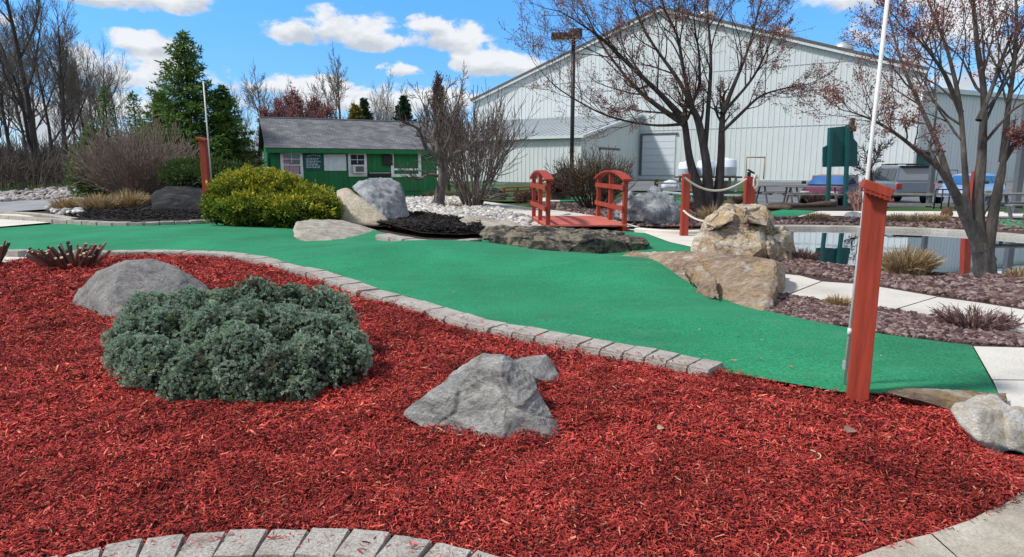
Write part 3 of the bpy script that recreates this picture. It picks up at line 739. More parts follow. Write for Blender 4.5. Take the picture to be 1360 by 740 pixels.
mat_rock('rock_red', (0.05, 0.02, 0.015), (0.11, 0.045, 0.03), (0.17, 0.08, 0.05), scale=2.0)

def rock(name, label, mat, Y, hulls, res=0.03, amp=0.03, freq=3.0, lay=0.4, ldir=(0.15, 0.3, 1), lf=9.0, seed=0, rnd=2, facet=0.35, ledge=0.5, dents=(), cat='boulder', group=None):
    """one solid from convex pieces; points are (u, v, depth offset)"""
    if isinstance(Y, tuple): Y = G(Y[0], Y[1], 0.03).y
    first = [A(u, v, Y + d) for u, v, d in hulls[0]]
    c = sum(first, Vector()) / len(first); c.z = min(p.z for p in first)
    bm = bmesh.new()
    for H in hulls:
        vs = [bm.verts.new(A(u, v, Y + d) - c) for u, v, d in H]
        res_ = bmesh.ops.convex_hull(bm, input=vs)
        bmesh.ops.delete(bm, geom=[g for g in set(res_['geom_interior'] + res_['geom_unused']) if isinstance(g, bmesh.types.BMVert) and g.is_valid], context='VERTS')
    bmesh.ops.triangulate(bm, faces=list(bm.faces))
    for k in range(9):
        es = [e for e in bm.edges if e.calc_length() > res]
        if not es: break
        bmesh.ops.subdivide_edges(bm, edges=es, cuts=1); bmesh.ops.triangulate(bm, faces=[f for f in bm.faces if len(f.verts) > 3])
    for _ in range(rnd * 3): bmesh.ops.smooth_vert(bm, verts=list(bm.verts), factor=0.5, use_axis_x=True, use_axis_y=True, use_axis_z=True)
    bmesh.ops.recalc_face_normals(bm, faces=list(bm.faces)); bm.normal_update()
    S = Vector((seed * 3.7, seed * 1.9, -seed * 2.3)); ld = Vector(ldir).normalized(); off = []
    for v in bm.verts:
        p = v.co * freq + S
        a = noise.fractal(p, 0.9, 2.1, 5) * 0.7
        dist, _ = noise.voronoi(p * 1.2 + Vector((noise.noise(p * 2), noise.noise(p * 2 + S), 0)) * 0.5)
        a += (0.5 - min(dist[1] - dist[0], 0.5)) * -0.9 + 0.2
        q = v.co.dot(ld) * lf + noise.noise(p * 0.7) * 1.6
        w_ = q % 1.0; a += lay * (min(w_ * 1.25, (1 - w_) * 5) - 0.5) * 1.1 * (0.5 + 0.5 * noise.noise(p * 0.9 + S))
        pf = p * 0.55; ce = noise.voronoi(pf)[1][0]; cn = noise.cell_vector(ce * 7.3 + S) - Vector((.5, .5, .5)); a += facet * (1.6 * (pf - ce).dot(cn) + 0.9 * (noise.cell(ce * 5.1 + S) - 0.5))
        a += 0.18 * noise.noise(p * 7)
        st = noise.noise(p * 0.75 + S * 1.3) * 5 + 10; fr = st % 1.0; a += ledge * ((math.floor(st) + min(fr * 6, 1)) / 5 - 2) * 2.0
        off.append(a * amp)
    for v, a in zip(bm.verts, off): v.co += v.normal * a
    for u_, v_, Yd, rad_, dep_ in dents:
        q0 = A(u_, v_, Yd) - c
        for v in bm.verts:
            t = (v.co - q0).length / rad_
            if t < 1: v.co += Vector((.25, 1, .1)).normalized() * dep_ * (1 - t * t) ** 1.2
    me = bpy.data.meshes.new(name); bm.to_mesh(me); bm.free()
    me.polygons.foreach_set('use_smooth', np.full(len(me.polygons), True))
    return tag(link(name, me, MATS[mat], loc=c), label, cat, group)

# boulder in the mulch, centre
rock('boulder', 'jagged pale grey pyramid boulder with a dark hollow standing in the red mulch', 'rock_grey', 3.36,
     [[(538, 550, .12), (600, 492, .42), (646, 467, .36), (670, 468, .32), (686, 474, .36), (704, 497, .32), (750, 574, .08), (743, 588, -.02), (672, 594, -.12), (603, 586, -.05), (572, 576, .0), (664, 498, .12), (668, 540, .0), (598, 532, .20), (660, 490, .8), (700, 560, .8), (570, 560, .6)]],
     res=0.012, amp=0.008, freq=7, lay=0.6, lf=14, ldir=(-.5, .2, .8), seed=1, rnd=0, facet=1.3, ledge=1.2, dents=[(640, 533, 3.46, .20, .105), (618, 555, 3.44, .13, .03)])
rock('boulder', 'small pale grey rock tucked behind the jagged pyramid boulder', 'rock_grey', 4.22,
     [[(682, 476, .05), (726, 470, .15), (744, 497, .05), (742, 512, -.05), (700, 522, -.12), (684, 505, -.15), (690, 474, .3), (738, 490, .35), (705, 500, -.18)]], res=0.016, amp=0.008, freq=7, seed=2, rnd=0, facet=.9)
# left boulder
rock('boulder', 'rounded purple grey boulder behind the blue green shrub', 'rock_slate', (165, 427),
     [[(95, 408, .85), (103, 384, 1.0), (128, 361, 1.0), (165, 345, 1.0), (205, 343, 1.1), (240, 355, 1.1), (275, 378, 1.1), (288, 402, 1.0), (130, 422, .2), (165, 430, -.05), (230, 434, .0), (150, 368, .45), (150, 395, .12), (200, 360, 1.8), (120, 384, 1.7), (270, 390, 1.8), (98, 414, 1.0), (130, 432, .4), (285, 415, 1.1)]],
     res=0.03, amp=0.022, freq=3.2, lay=0.15, seed=3, rnd=2)
# slab on the turf
rock('stone_slab', 'flat tan flagstone lying on the turf edge below the black mulch', 'rock_tan', (440, 322),
     [[(388, 300, .5), (392, 294, 1.4), (410, 291, 2.4), (455, 292, 2.9), (500, 305, 2.8), (517, 316, 2.2), (500, 318, 1.2), (462, 321, .3), (440, 324, 0), (405, 321, -.1), (388, 316, .2), (389, 308, .4), (460, 328, .4), (400, 327, .4)]],
     res=0.07, amp=0.03, freq=1.6, lay=0.6, ldir=(0, 0.05, 1), lf=9, seed=4, cat='rock')
rock('boulder', 'large pale grey tilted boulder beside the yellow green shrub', 'rock_white', (520, 300),
     [[(466, 250, .9), (478, 240, 1.0), (500, 236, 1.3), (520, 238, 1.6), (532, 243, 1.6), (546, 287, 1.2), (540, 298, .6), (520, 300, .1), (505, 285, -.1), (490, 264, .2), (530, 245, 3), (475, 245, 2.4), (545, 295, 2.6)]],
     res=0.08, amp=0.06, freq=1.6, lay=0.4, lf=4, seed=5, rnd=0, facet=.6)
rock('boulder', 'smooth sandy boulder leaning under the large tilted boulder', 'rock_sand', (515, 302),
     [[(446, 252, 1.8), (460, 248, 2.0), (470, 256, 1.2), (445, 262, 1.0), (455, 260, .6), (480, 264, .5), (505, 280, .4), (522, 297, .3), (515, 302, 0), (450, 300, .1), (442, 296, .6), (500, 290, 2)]],
     res=0.1, amp=0.025, freq=1.2, lay=0.05, seed=6)
rock('boulder', 'low flat topped dark boulder left of the yellow green shrub', 'rock_dark', (240, 283),
     [[(198, 262, .6), (208, 252, 1.2), (222, 247, 2), (262, 246.5, 2.4), (285, 252, 2), (290, 268, 1), (284, 280, .2), (240, 281, 0), (200, 280, .1), (230, 258, .3)]], res=0.1, amp=0.05, freq=1.2, seed=7, cat='boulder')
rock('stone_slab', 'long low grey stone ledge in front of the pale river stones', 'rock_tan', (655, 313),
     [[(607, 291, 1.6), (620, 285, 2.8), (692, 298, 2.9), (720, 302, 2.2), (700, 310, .6), (655, 315, 0), (630, 306, .5), (640, 318, .3), (700, 316, .5)]], res=0.09, amp=0.06, freq=1.4, lay=0.8, lf=8, seed=8, cat='rock')
rock('stone_slab', 'long layered tan and black stone at the foot of the red bridge', 'rock_layer', (745, 342),
     [[(640, 309, 1.5), (660, 304, 2.2), (745, 303, 2.3), (800, 309, 2.1), (857, 316, 1.8), (866, 324, 1.2), (858, 333, 1.2), (815, 341, .7), (745, 340, .1), (705, 334, .2), (665, 322, .7), (640, 318, 1.0), (700, 311, .35), (780, 315, .4), (745, 350, .4), (820, 350, .9)]],
     res=0.05, amp=0.045, freq=2.2, lay=0.8, lf=5, seed=9, rnd=0, facet=1.2, ledge=1.4, cat='boulder')
rock('boulder', 'upper rust and cream boulder stacked behind the brown slab', 'rock_rust', 9.7,
     [[(919, 336, .45), (926, 312, .6), (933, 293, .95), (948, 281, 1.1), (965, 270.5, 1.3), (977, 270, 1.4), (1015, 272, 1.5), (1024, 291, 1.2), (1026, 345, .3), (990, 350, .0), (950, 348, .1), (944, 306, .42), (975, 296, .42), (1008, 300, .5), (1012, 330, .12), (1020, 280, 2.4), (950, 290, 2.3)],
      [(936, 296, .55), (962, 272, 1.0), (980, 277, .8), (975, 292, .34), (952, 303, .28), (940, 310, .5), (970, 300, 1.2)],
      [(985, 276, .8), (1016, 273, .9), (1026, 290, .7), (1020, 300, .40), (988, 294, .36), (1000, 304, .9)],
      [(1019, 312, .45), (1040, 304, .9), (1054, 307, 1.0), (1058, 338, .8), (1050, 358, .5), (1024, 356, .1), (1019, 330, .2), (1035, 310, 1.8), (1050, 350, 1.6)]],
     res=0.04, amp=0.030, freq=2.8, lay=0.5, lf=6, seed=10, ldir=(.3, .2, 1), rnd=0, facet=1.2, ledge=1.2)
rock('boulder', 'lower brown slanting boulder sloping down onto the green turf', 'rock_brown', (1010, 417),
     [[(822, 341, 3.9), (839, 335, 4.2), (892, 333.5, 3.7), (976, 336, 2.5), (1029, 344, 1.35), (1034, 348, 1.2), (1036, 372, .8), (1020, 414, .12), (1012, 418, 0), (965, 408, .55), (937, 395, 1.0), (917, 384, 1.45), (889, 370, 2.2), (839, 350, 3.6), (1044, 360, 2.2), (1036, 415, 1.0), (950, 415, 1.2), (900, 400, 2.4), (940, 350, 2.2)],
      [(905, 356, 2.15), (935, 352, 1.9), (950, 372, 1.0), (955, 398, .58), (935, 394, .92), (910, 372, 1.7), (940, 380, 1.6)]],
     res=0.04, amp=0.024, freq=3.0, lay=0.5, lf=6, seed=11, ldir=(.5, .5, .6), rnd=0, facet=1.1, ledge=1.0)
rock('boulder', 'small tan stone wedged between layered stone and brown slab', 'rock_brown', (820, 348),
     [[(816, 346, .1), (826, 337, .5), (845, 336, .6), (850, 346, .2), (820, 352, 0), (840, 354, 0), (845, 340, 1)]], res=0.05, amp=0.03, freq=3, seed=12)
rock('boulder', 'large blue white boulder between the bridge and the rope post', 'rock_white', (850, 297),
     [[(824, 262, 1), (838, 249, 1.6), (862, 246, 2), (880, 256, 1.8), (905, 262, 1.6), (908, 285, .9), (900, 296, .3), (850, 296, 0), (822, 293, .3), (840, 262, .3), (880, 275, .1), (870, 255, 3.2), (830, 280, 2.6)]],
     res=0.09, amp=0.12, freq=1.5, lay=0.3, seed=13, rnd=0, facet=1.0, ledge=1.2)
rock('stone_slab', 'flat brown stone edging the turf beside the cream rock', 'rock_brown', (1260, 541),
     [[(1177, 519, .12), (1200, 515, .18), (1290, 517, .16), (1337, 521, .13), (1341, 531, .04), (1330, 545, -.02), (1262, 545, -.05), (1215, 530, .0), (1190, 525, .06), (1255, 531, .0), (1325, 531, .0), (1250, 556, .1), (1330, 556, .2)]], res=0.02, amp=0.009, freq=5, lay=0.9, lf=22, seed=14, rnd=0, facet=.8, cat='rock')
rock('boulder', 'lumpy cream coloured rock at the edge of the concrete path', 'rock_cream', (1300, 592),
     [[(1262, 545, .2), (1274, 532, .35), (1300, 525, .45), (1324, 527, .4), (1345, 545, .25), (1344, 596, .05), (1300, 585, 0), (1275, 565, .1), (1320, 610, .1), (1300, 545, .1), (1320, 545, .9), (1275, 545, .7)],
      [(1330, 548, .2), (1345, 541, .3), (1375, 540, .4), (1400, 556, .3), (1400, 590, .1), (1360, 604, .02), (1335, 597, .05), (1340, 565, .06), (1390, 560, .8)]], res=0.018, amp=0.014, freq=5, lay=0.1, seed=15, rnd=1, facet=1.0, ledge=.8)
# far little rocks
for k, (lab, m, Y, H) in enumerate([
    ('low brown boulder in the black mulch under the bare shrub', 'rock_layer', 25, [(625, 262, 0), (632, 252, 1), (660, 248, 1.4), (672, 256, .8), (674, 266, 0), (640, 268, -.2), (650, 255, 2)]),
    ('brown and tan stone near the red bench frame', 'rock_brown', 24, [(677, 264, .2), (684, 254, .6), (700, 252, 1), (705, 264, .3), (690, 267, 0), (695, 256, 1.4)]),
    ('flat grey stone on the far pond bank', 'rock_white', 19.5, [(1116, 291, .4), (1120, 283, 1), (1140, 281.5, 1.4), (1152, 286, 1), (1148, 296, 0), (1124, 298, -.1), (1135, 284, 1.8)]),
    ('brown and white stone on the far pond bank', 'rock_red', 19.0, [(1245, 284, .4), (1252, 276, .8), (1262, 275, .9), (1268, 286, .4), (1264, 293, 0), (1250, 292, .1), (1258, 280, 1.4)]),
    ('dark stone poking out of the pond', 'rock_dark', 13.6, [(1236, 339, .1), (1240, 330, .3), (1248, 328, .4), (1255, 334, .2), (1252, 341, 0), (1245, 333, .7)]),
    ('brown stone by the small turf patch behind the bridge', 'rock_layer', 20.5, [(735, 279, .1), (738, 270, .5), (748, 267, .8), (752, 276, .3), (746, 281, 0), (745, 270, 1.2)])]):
    rock('boulder', lab, m, Y, [H], res=0.1, amp=0.05, freq=2, seed=20 + k)

# pond kerb
def kerb(px, z, w, h, name, label, mat):
    pts = [G(u, v, z) for u, v in px]; pts = catmull(pts, 6)
    V, F = [], []
    P = np.array([tuple(p) for p in pts]); T = unit(np.gradient(P, axis=0)); S = np.stack([-T[:, 1], T[:, 0], T[:, 2] * 0], 1)
    prof = [(-w / 2, -h), (-w / 2, -.02), (-w / 2 + .03, 0), (w / 2 - .03, 0), (w / 2, -.02), (w / 2, -h)]
    for p, s in zip(P, S):
        for a, b in prof: V.append(p + s * a + np.array((0, 0, b)))
    k = len(prof)
    for i in range(len(P) - 1):
        for j in range(k - 1): F.append((i * k + j, i * k + j + 1, (i + 1) * k + j + 1, (i + 1) * k + j))
    me = np_mesh(name, np.array(V), np.array(F)); bm = bmesh.new(); bm.from_mesh(me); bmesh.ops.recalc_face_normals(bm, faces=list(bm.faces)); bm.to_mesh(me); bm.free()
    return tag(link(name, me, MATS[mat]), label, 'kerb')
mat_noise('kerb_concrete', [(0.3, (0.26, 0.24, 0.20)), (0.7, (0.46, 0.43, 0.37))], scale=2.5, bscale=40, rough=0.9, bump=0.4, fine=(0.6, 1.2), world=True)
kerb([(1022, 299), (1100, 299.5), (1170, 301), (1240, 303.5), (1300, 307), (1360, 311.5), (1460, 320)], 0.06, 0.3, 0.16, 'pond_kerb', 'weathered concrete kerb along the far edge of the pond', 'kerb_concrete')
kerb([(846, 302.5), (880, 305), (912, 306), (940, 305)], 0.12, 0.2, 0.14, 'path_kerb', 'low pale concrete kerb behind the path at the rope post', 'concrete_pale')
kerb([(-120, 284), (0, 281), (60, 284), (100, 290)], 0.1, 0.25, 0.1, 'channel_kerb', 'grey stone kerb along the dry channel', 'kerb_concrete')

# ------------------------------------------------------------------ dry grass clumps, cut stems
mat_attr('dry_grass', rough=0.85, spec=0.15, translucent=0.15)
mat_attr('twig', rough=0.9, spec=0.1)
mat_attr('leaf', rough=0.6, spec=0.3, translucent=0.25)
TANS = [(0.46, 0.34, 0.19), (0.36, 0.255, 0.135), (0.54, 0.43, 0.27), (0.26, 0.175, 0.095)]
def grass_clump(px, w, h, n, label, seed, pal=TANS, Y=None, name='dry_grass_clump', width=0.012, group='dry ornamental grass clumps', cat='grass clump', zo=0.0):
    c = G(*px, zo) if Y is None else A(*px, Y)
    R_, H = w / 2, h
    r = np.random.RandomState(seed)
    a = r.uniform(0, 2 * np.pi, n); q = np.sqrt(r.rand(n)) * R_ * 0.7
    p0 = np.stack([np.cos(a) * q, np.sin(a) * q * 0.8, -0.03 * np.ones(n)], 1)
    out_ = np.stack([np.cos(a), np.sin(a), np.zeros(n)], 1) * (q / R_)[:, None] * 0.9 + r.normal(size=(n, 3)) * 0.22
    up = np.array([0, 0, 1.0])
    L = H * r.uniform(0.65, 1.2, n)[:, None] * (1.05 - 0.35 * (q / R_)[:, None])
    d1 = unit(up + out_ * 0.5); d2 = unit(up * 0.55 + out_ * 1.2)
    p1 = p0 + d1 * L * 0.55; p2 = p1 + d2 * L * 0.5
    side = unit(np.cross(d1, r.normal(size=(n, 3)))) * (width * r.uniform(.6, 1.3, (n, 1)) / 2)
    V = np.stack([p0 - side, p0 + side, p1 + side * .9, p1 - side * .9, p2 + side * .2, p2 - side * .2], 1).reshape(-1, 3)
    b = (np.arange(n) * 6)[:, None]
    F = np.concatenate([b + [0, 1, 2, 3], b + [3, 2, 4, 5]], 1).reshape(-1, 4)
    C = np.array(pal)[r.randint(len(pal), size=n)] * r.uniform(.7, 1.25, (n, 1))
    me = np_mesh(name, V, F, np.repeat(np.clip(C, 0, 1), 6, axis=0))
    return tag(link(name, me, MATS['dry_grass'], loc=c), label, cat, group)
def gc(u, v, wpx, hpx, n, label, seed, **kw):
    c = G(u, v); grass_clump((u, v), W(wpx, c.y), W(hpx, c.y), n, label, seed, **kw)
gc(1204, 366, 70, 40, 1500, 'tan dry grass clump between the tall red post and the pond', 1, width=0.016)
gc(1114, 408, 34, 20, 500, 'small tan dry grass tuft in the maroon gravel by the white rod', 2)
gc(1352, 370, 34, 18, 300, 'tan dry grass tuft right of the tree trunk at the pond', 3, width=0.016)
gc(948, 301, 36, 30, 700, 'tan dry grass clump beside the rope post', 4, width=0.02)
gc(1085, 293, 36, 12, 700, 'tan dry grass clump on the far bank below the green sign', 5, width=0.02)
for k, (u, lab) in enumerate([(1192, 'at the left end of the wide strip behind the tall red post'), (1222, 'in the middle of the wide strip behind the pond'), (1246, 'in the right part of the strip beside the red stone')]):
    gc(u, 295, 36, 13, 600, 'tan dry grass ' + lab, 6 + k, width=0.02)
for k, (u, v, w_, h_, lab) in enumerate([(95, 281, 52, 21, 'tan dry grass clump nearest the pale stones on the dry channel'), (132, 282, 50, 25, 'tan dry grass clump in the front of the black mulch bed'), (172, 280, 46, 28, 'tan dry grass clump just left of the dark flat boulder'),
                                   (150, 268, 60, 16, 'low tan dry grass in the second row behind the black mulch'), (188, 259, 50, 14, 'tan dry grass clump at the back beside the dark boulder'), (56, 251, 54, 15, 'tan dry grass clump beyond the grey river stones'), (20, 250, 30, 8, 'small greenish dry grass tuft at the far left')]):
    gc(u, v, w_, h_, 900, lab, 12 + k, width=0.028)
for k, (u, v, w_, h_, lab) in enumerate([(757, 262, 16, 9, 'pale straw grass ball left of the pair behind the bridge'), (770, 262, 14, 9, 'pale straw grass ball right of the pair behind the bridge'), (573, 263, 22, 11, 'pale yellow grass clump at the foot of the bare tree'), (596, 262, 30, 9, 'pale grass clump between the bare tree and shrub')]):
    gc(u, v, w_, h_, 500, lab, 22 + k, width=0.028, pal=[(0.50, 0.42, 0.24), (0.40, 0.33, 0.16), (0.55, 0.46, 0.30)])
gc(600, 277, 40, 10, 250, 'brown dead grass among the pale river stones', 27, width=0.02, pal=[(0.24, 0.16, 0.10), (0.32, 0.22, 0.14)])

def twig_bush(px, w, h, n, label, seed, pal, rad, cat='shrub', name='cut_back_shrub', spread=0.9, flatten=0.75, curved=0.3, cut=False, sub=0):
    c = G(*px); r = np.random.RandomState(seed); segs = []; cols = []
    for i in range(n):
        a = r.uniform(0, 2 * np.pi); q = math.sqrt(r.rand())
        d = Vector((math.cos(a) * q * spread * w / (2 * h), math.sin(a) * q * spread * w / (2 * h), 1)).normalized()
        p = Vector((math.cos(a) * q * w * 0.13, math.sin(a) * q * w * 0.13, -0.03))
        L = h * r.uniform(.6, 1.05) * (1 + 0.5 * q * (w / (2 * h) - 1) if w > 2 * h else 1)
        k = rad * r.uniform(.6, 1.3); cc = np.array(pal[r.randint(len(pal))]) * r.uniform(.7, 1.25)
        m = p + d * L * .5; d2 = (d + Vector((r.normal() * .2, r.normal() * .2, curved))).normalized(); e = m + d2 * L * .5
        segs += [(*p, *m, k, k * .85), (*m, *e, k * .85, k * (.7 if cut else .3))]; cols += [cc, cc]
        for _ in range(sub):
            t = m.lerp(e, r.rand()); d3 = (d2 + Vector(r.normal(size=3)) * .5).normalized(); segs.append((*t, *(t + d3 * L * r.uniform(.15, .35)), k * .5, k * .2)); cols.append(cc * 1.1)
        if cut:
            segs.append((*e, *(e + d2 * 0.004), k * .72, k * .6)); cols.append(np.array((0.50, 0.40, 0.28)))
    V, F, C = tubes(segs, 6, np.array(cols), 0.08, r)
    me = np_mesh(name, V, F, C); bm = bmesh.new(); bm.from_mesh(me); bmesh.ops.holes_fill(bm, edges=list(bm.edges), sides=0); bm.to_mesh(me); bm.free()
    return tag(link(name, me, MATS['twig'], loc=c), label, cat)
BR = [(0.12, 0.05, 0.045), (0.18, 0.085, 0.07), (0.22, 0.16, 0.13), (0.09, 0.06, 0.05)]
c0 = G(98, 355)
twig_bush((98, 356), W(110, c0.y), W(36, c0.y), 80, 'cut back shrub of thick reddish stems at the mulch edge', 5, BR, 0.030, cut=True, spread=1.0, curved=0.25)
twig_bush((-14, 356), W(60, G(0, 356).y), W(44, G(0, 356).y), 24, 'dark cut stems leaning in from the left edge', 6, BR, 0.024, cut=True)
c0 = G(1294, 435)
twig_bush((1296, 436), W(116, c0.y), W(34, c0.y), 330, 'low spreading purplish twig shrub in the gravel near the walk', 7, [(0.13, 0.075, 0.075), (0.18, 0.11, 0.10), (0.09, 0.055, 0.06), (0.24, 0.17, 0.14)], 0.007, spread=1.25, curved=0.1, sub=2)
c0 = G(1068, 346)
twig_bush((1070, 347), W(44, c0.y), W(20, c0.y), 160, 'dark red twig shrub at the near pond edge by the rust boulder', 8, [(0.09, 0.05, 0.05), (0.14, 0.08, 0.075)], 0.009, spread=1.1, sub=1)
twig_bush((1032, 388), W(30, 7.2), W(10, 7.2), 10, 'thin dark weed stalks beside the brown slanting boulder', 9, [(0.06, 0.05, 0.04)], 0.004, spread=1.6, cat='weed', name='weed')
PK = [(0.30, 0.17, 0.15), (0.22, 0.11, 0.11), (0.42, 0.28, 0.24), (0.16, 0.09, 0.09)]
for k, (u, v, w_, h_, lab) in enumerate([(1082, 271, 44, 16, 'pinkish brown dried flower shrub left under the green sign'), (1140, 281, 34, 28, 'tall pinkish brown dried flower stalks right of the green sign'),
                                         (940, 283, 90, 18, 'dark brown dried stems around the foot of the multi trunk tree'), (985, 270, 44, 10, 'low dark brown dried stems behind the second rope post')]):
    c0 = G(u, v); twig_bush((u, v), W(w_, c0.y), W(h_, c0.y), 200, lab, 30 + k, PK if k < 2 else BR, 0.016, spread=0.8, sub=2)

# ------------------------------------------------------------------ blue green dwarf spruce in the foreground
def dwarf_spruce():
    Yb = 4.25
    L = [(200, 420, 36, 4.85), (252, 416, 38, 4.9), (300, 415, 36, 4.9), (340, 408, 40, 4.95), (337, 391, 24, 4.95), (388, 410, 36, 4.95), (383, 396, 18, 4.9), (428, 412, 36, 4.9), (446, 426, 28, 4.8),
         (178, 450, 36, 4.45), (222, 445, 44, 4.5), (275, 445, 46, 4.5), (330, 442, 48, 4.5), (375, 446, 46, 4.5), (425, 452, 42, 4.45), (455, 462, 36, 4.4),
         (178, 472, 34, 4.2), (208, 486, 44, 4.1), (262, 498, 46, 4.05), (318, 472, 50, 4.1), (320, 508, 44, 3.92), (362, 500, 46, 3.98), (402, 486, 46, 4.1), (440, 488, 40, 4.15), (466, 480, 28, 4.2), (396, 516, 28, 3.9), (245, 516, 32, 3.88), (285, 520, 26, 3.86), (352, 522, 24, 3.84)]
    r = np.random.RandomState(11)
    base = G(320, 500); parts = []; core = bmesh.new(); LB = []
    for u, v, rp, Y in L:
        c = A(u, v, Y); LB.append((np.array(c), W(rp, Y)))
    tc_, tn_, tq = [], [], []
    for i, (c, R0) in enumerate(LB):
        n = int(9500 * R0 * R0 * 4.2)
        d = randdir(n, r); d = d[(d[:, 2] > -0.55)]
        lump = np.array([noise.noise(Vector(x * 2.6) + Vector((i * 5, 0, 0))) + 0.5 * noise.noise(Vector(x * 6.5) + Vector((0, i * 5, 0))) for x in d])
        q = R0 * (0.91 + 0.26 * lump) * np.where(d[:, 2] < 0, 1, 0.95)
        P = c + d * q[:, None] * np.array([1, 1, 0.92])
        keep = np.ones(len(P), bool)
        for j, (c2, R2) in enumerate(LB):
            if j != i: keep &= np.linalg.norm((P - c2) / np.array([1, 1, .92]), axis=1) > R2 * 0.88
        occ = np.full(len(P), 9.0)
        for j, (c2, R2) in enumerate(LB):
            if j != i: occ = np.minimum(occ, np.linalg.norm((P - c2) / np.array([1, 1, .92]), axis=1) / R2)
        shade_ = np.clip((occ - .88) / .28, 0, 1) * np.clip(.35 + P[:, 2] / .22, .35, 1)  # shade between lobes and low down, painted into the needle tone
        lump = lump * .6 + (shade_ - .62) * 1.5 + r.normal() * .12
        keep &= P[:, 2] > 0.02
        tc_.append(P[keep]); tn_.append(d[keep]); tq.append(lump[keep])
        m = Matrix.Translation(Vector(c) - base) @ Matrix.Diagonal((R0 * .74, R0 * .74, R0 * .68, 1))
        bmesh.ops.create_icosphere(core, subdivisions=3, radius=1, matrix=m)
    P = np.concatenate(tc_); D = np.concatenate(tn_); LU = np.concatenate(tq); n = len(P)
    D = unit(D + 0.35 * r.normal(size=D.shape) + np.array([0, 0, 0.25]))
    K = 9
    ang = np.linspace(0, 2 * np.pi, K, endpoint=False)
    ref = unit(np.cross(D, r.normal(size=D.shape))); t2 = np.cross(D, ref)
    ax = []; 
    for a_i, a in enumerate(ang):
        tilt = (0.75 if a_i % 3 else 0.15)
        ax.append(unit(D * (1.0 - 0.35 * (a_i % 2)) + (np.cos(a) * ref + np.sin(a) * t2) * tilt))
    AX = np.stack(ax, 1).reshape(-1, 3)
    B = np.repeat(P, K, axis=0) - AX * 0.002
    NR = np.repeat(D, K, axis=0) + 0.3 * r.normal(size=AX.shape)
    sc = np.repeat(r.uniform(.75, 1.25, n), K)
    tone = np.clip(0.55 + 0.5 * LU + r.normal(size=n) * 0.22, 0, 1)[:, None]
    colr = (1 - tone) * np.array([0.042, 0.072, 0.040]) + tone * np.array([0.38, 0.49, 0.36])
    yel = r.rand(n) < 0.01; colr[yel] = (0.24, 0.26, 0.06)
    C = np.repeat(colr, K, axis=0) * r.uniform(.8, 1.2, (n * K, 1))
    brown = np.array([noise.noise(Vector(p) * 4.3 + Vector((9, 2, 5))) for p in P]); colb = np.clip((brown - .52) * 5, 0, .6)[:, None]
    C = C * (1 - np.repeat(colb, K, axis=0)) + np.array([0.20, 0.14, 0.09]) * np.repeat(colb, K, axis=0)
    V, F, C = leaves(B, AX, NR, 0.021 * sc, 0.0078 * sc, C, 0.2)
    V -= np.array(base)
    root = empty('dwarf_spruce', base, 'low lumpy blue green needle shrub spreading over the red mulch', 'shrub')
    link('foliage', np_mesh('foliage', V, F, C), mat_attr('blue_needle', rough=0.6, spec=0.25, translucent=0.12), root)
    bm_obj('inner_branches', core, mat_plain('inner_twig', (0.018, 0.022, 0.014), rough=1, bump=0.8, bscale=60, var=.4), root, smooth=True)
    # stray shoots breaking the outline
    m = 700; k = r.randint(len(P), size=m); bs = P[k]; ds = unit(D[k] + .5 * r.normal(size=(m, 3)) + np.array([0, 0, .3])); V2 = []
    for t in np.linspace(.2, 1, 5):
        c_ = bs + ds * (.055 * t * r.uniform(.5, 1.2, (m, 1)))
        for a in range(5): V2.append(leaves(c_, unit(ds * .6 + r.normal(size=(m, 3)) * .7), r.normal(size=(m, 3)), .017, .006, colr[k] * r.uniform(.9, 1.3, (m, 1)), .2))
    V2, F2, C2_ = merge(V2); link('shoots', np_mesh('shoots', V2 - np.array(base), F2, C2_), MATS['blue_needle'], root)
    # bare dead twig showing near the top right
    segs = []
    p = np.array(A(400, 425, 4.62)) - np.array(base)
    for k in range(9):
        d = unit(np.array([[r.normal() * .6, -0.5, 0.8 + r.normal() * .3]]))[0]; q0 = p + np.array([0, 0, 0.0])
        q1 = q0 + d * r.uniform(.06, .15); segs.append((*q0, *q1, .004, .002)); 
        d = unit((d + r.normal(size=3) * .7)[None])[0]; segs.append((*q1, *(q1 + d * .05), .003, .001))
    V, F, C = tubes(segs, 5, (0.42, 0.37, 0.30)); link('dead_twig', np_mesh('dead_twig', V, F, C), MATS['twig'], root)
    print('spruce tufts', n)
dwarf_spruce()

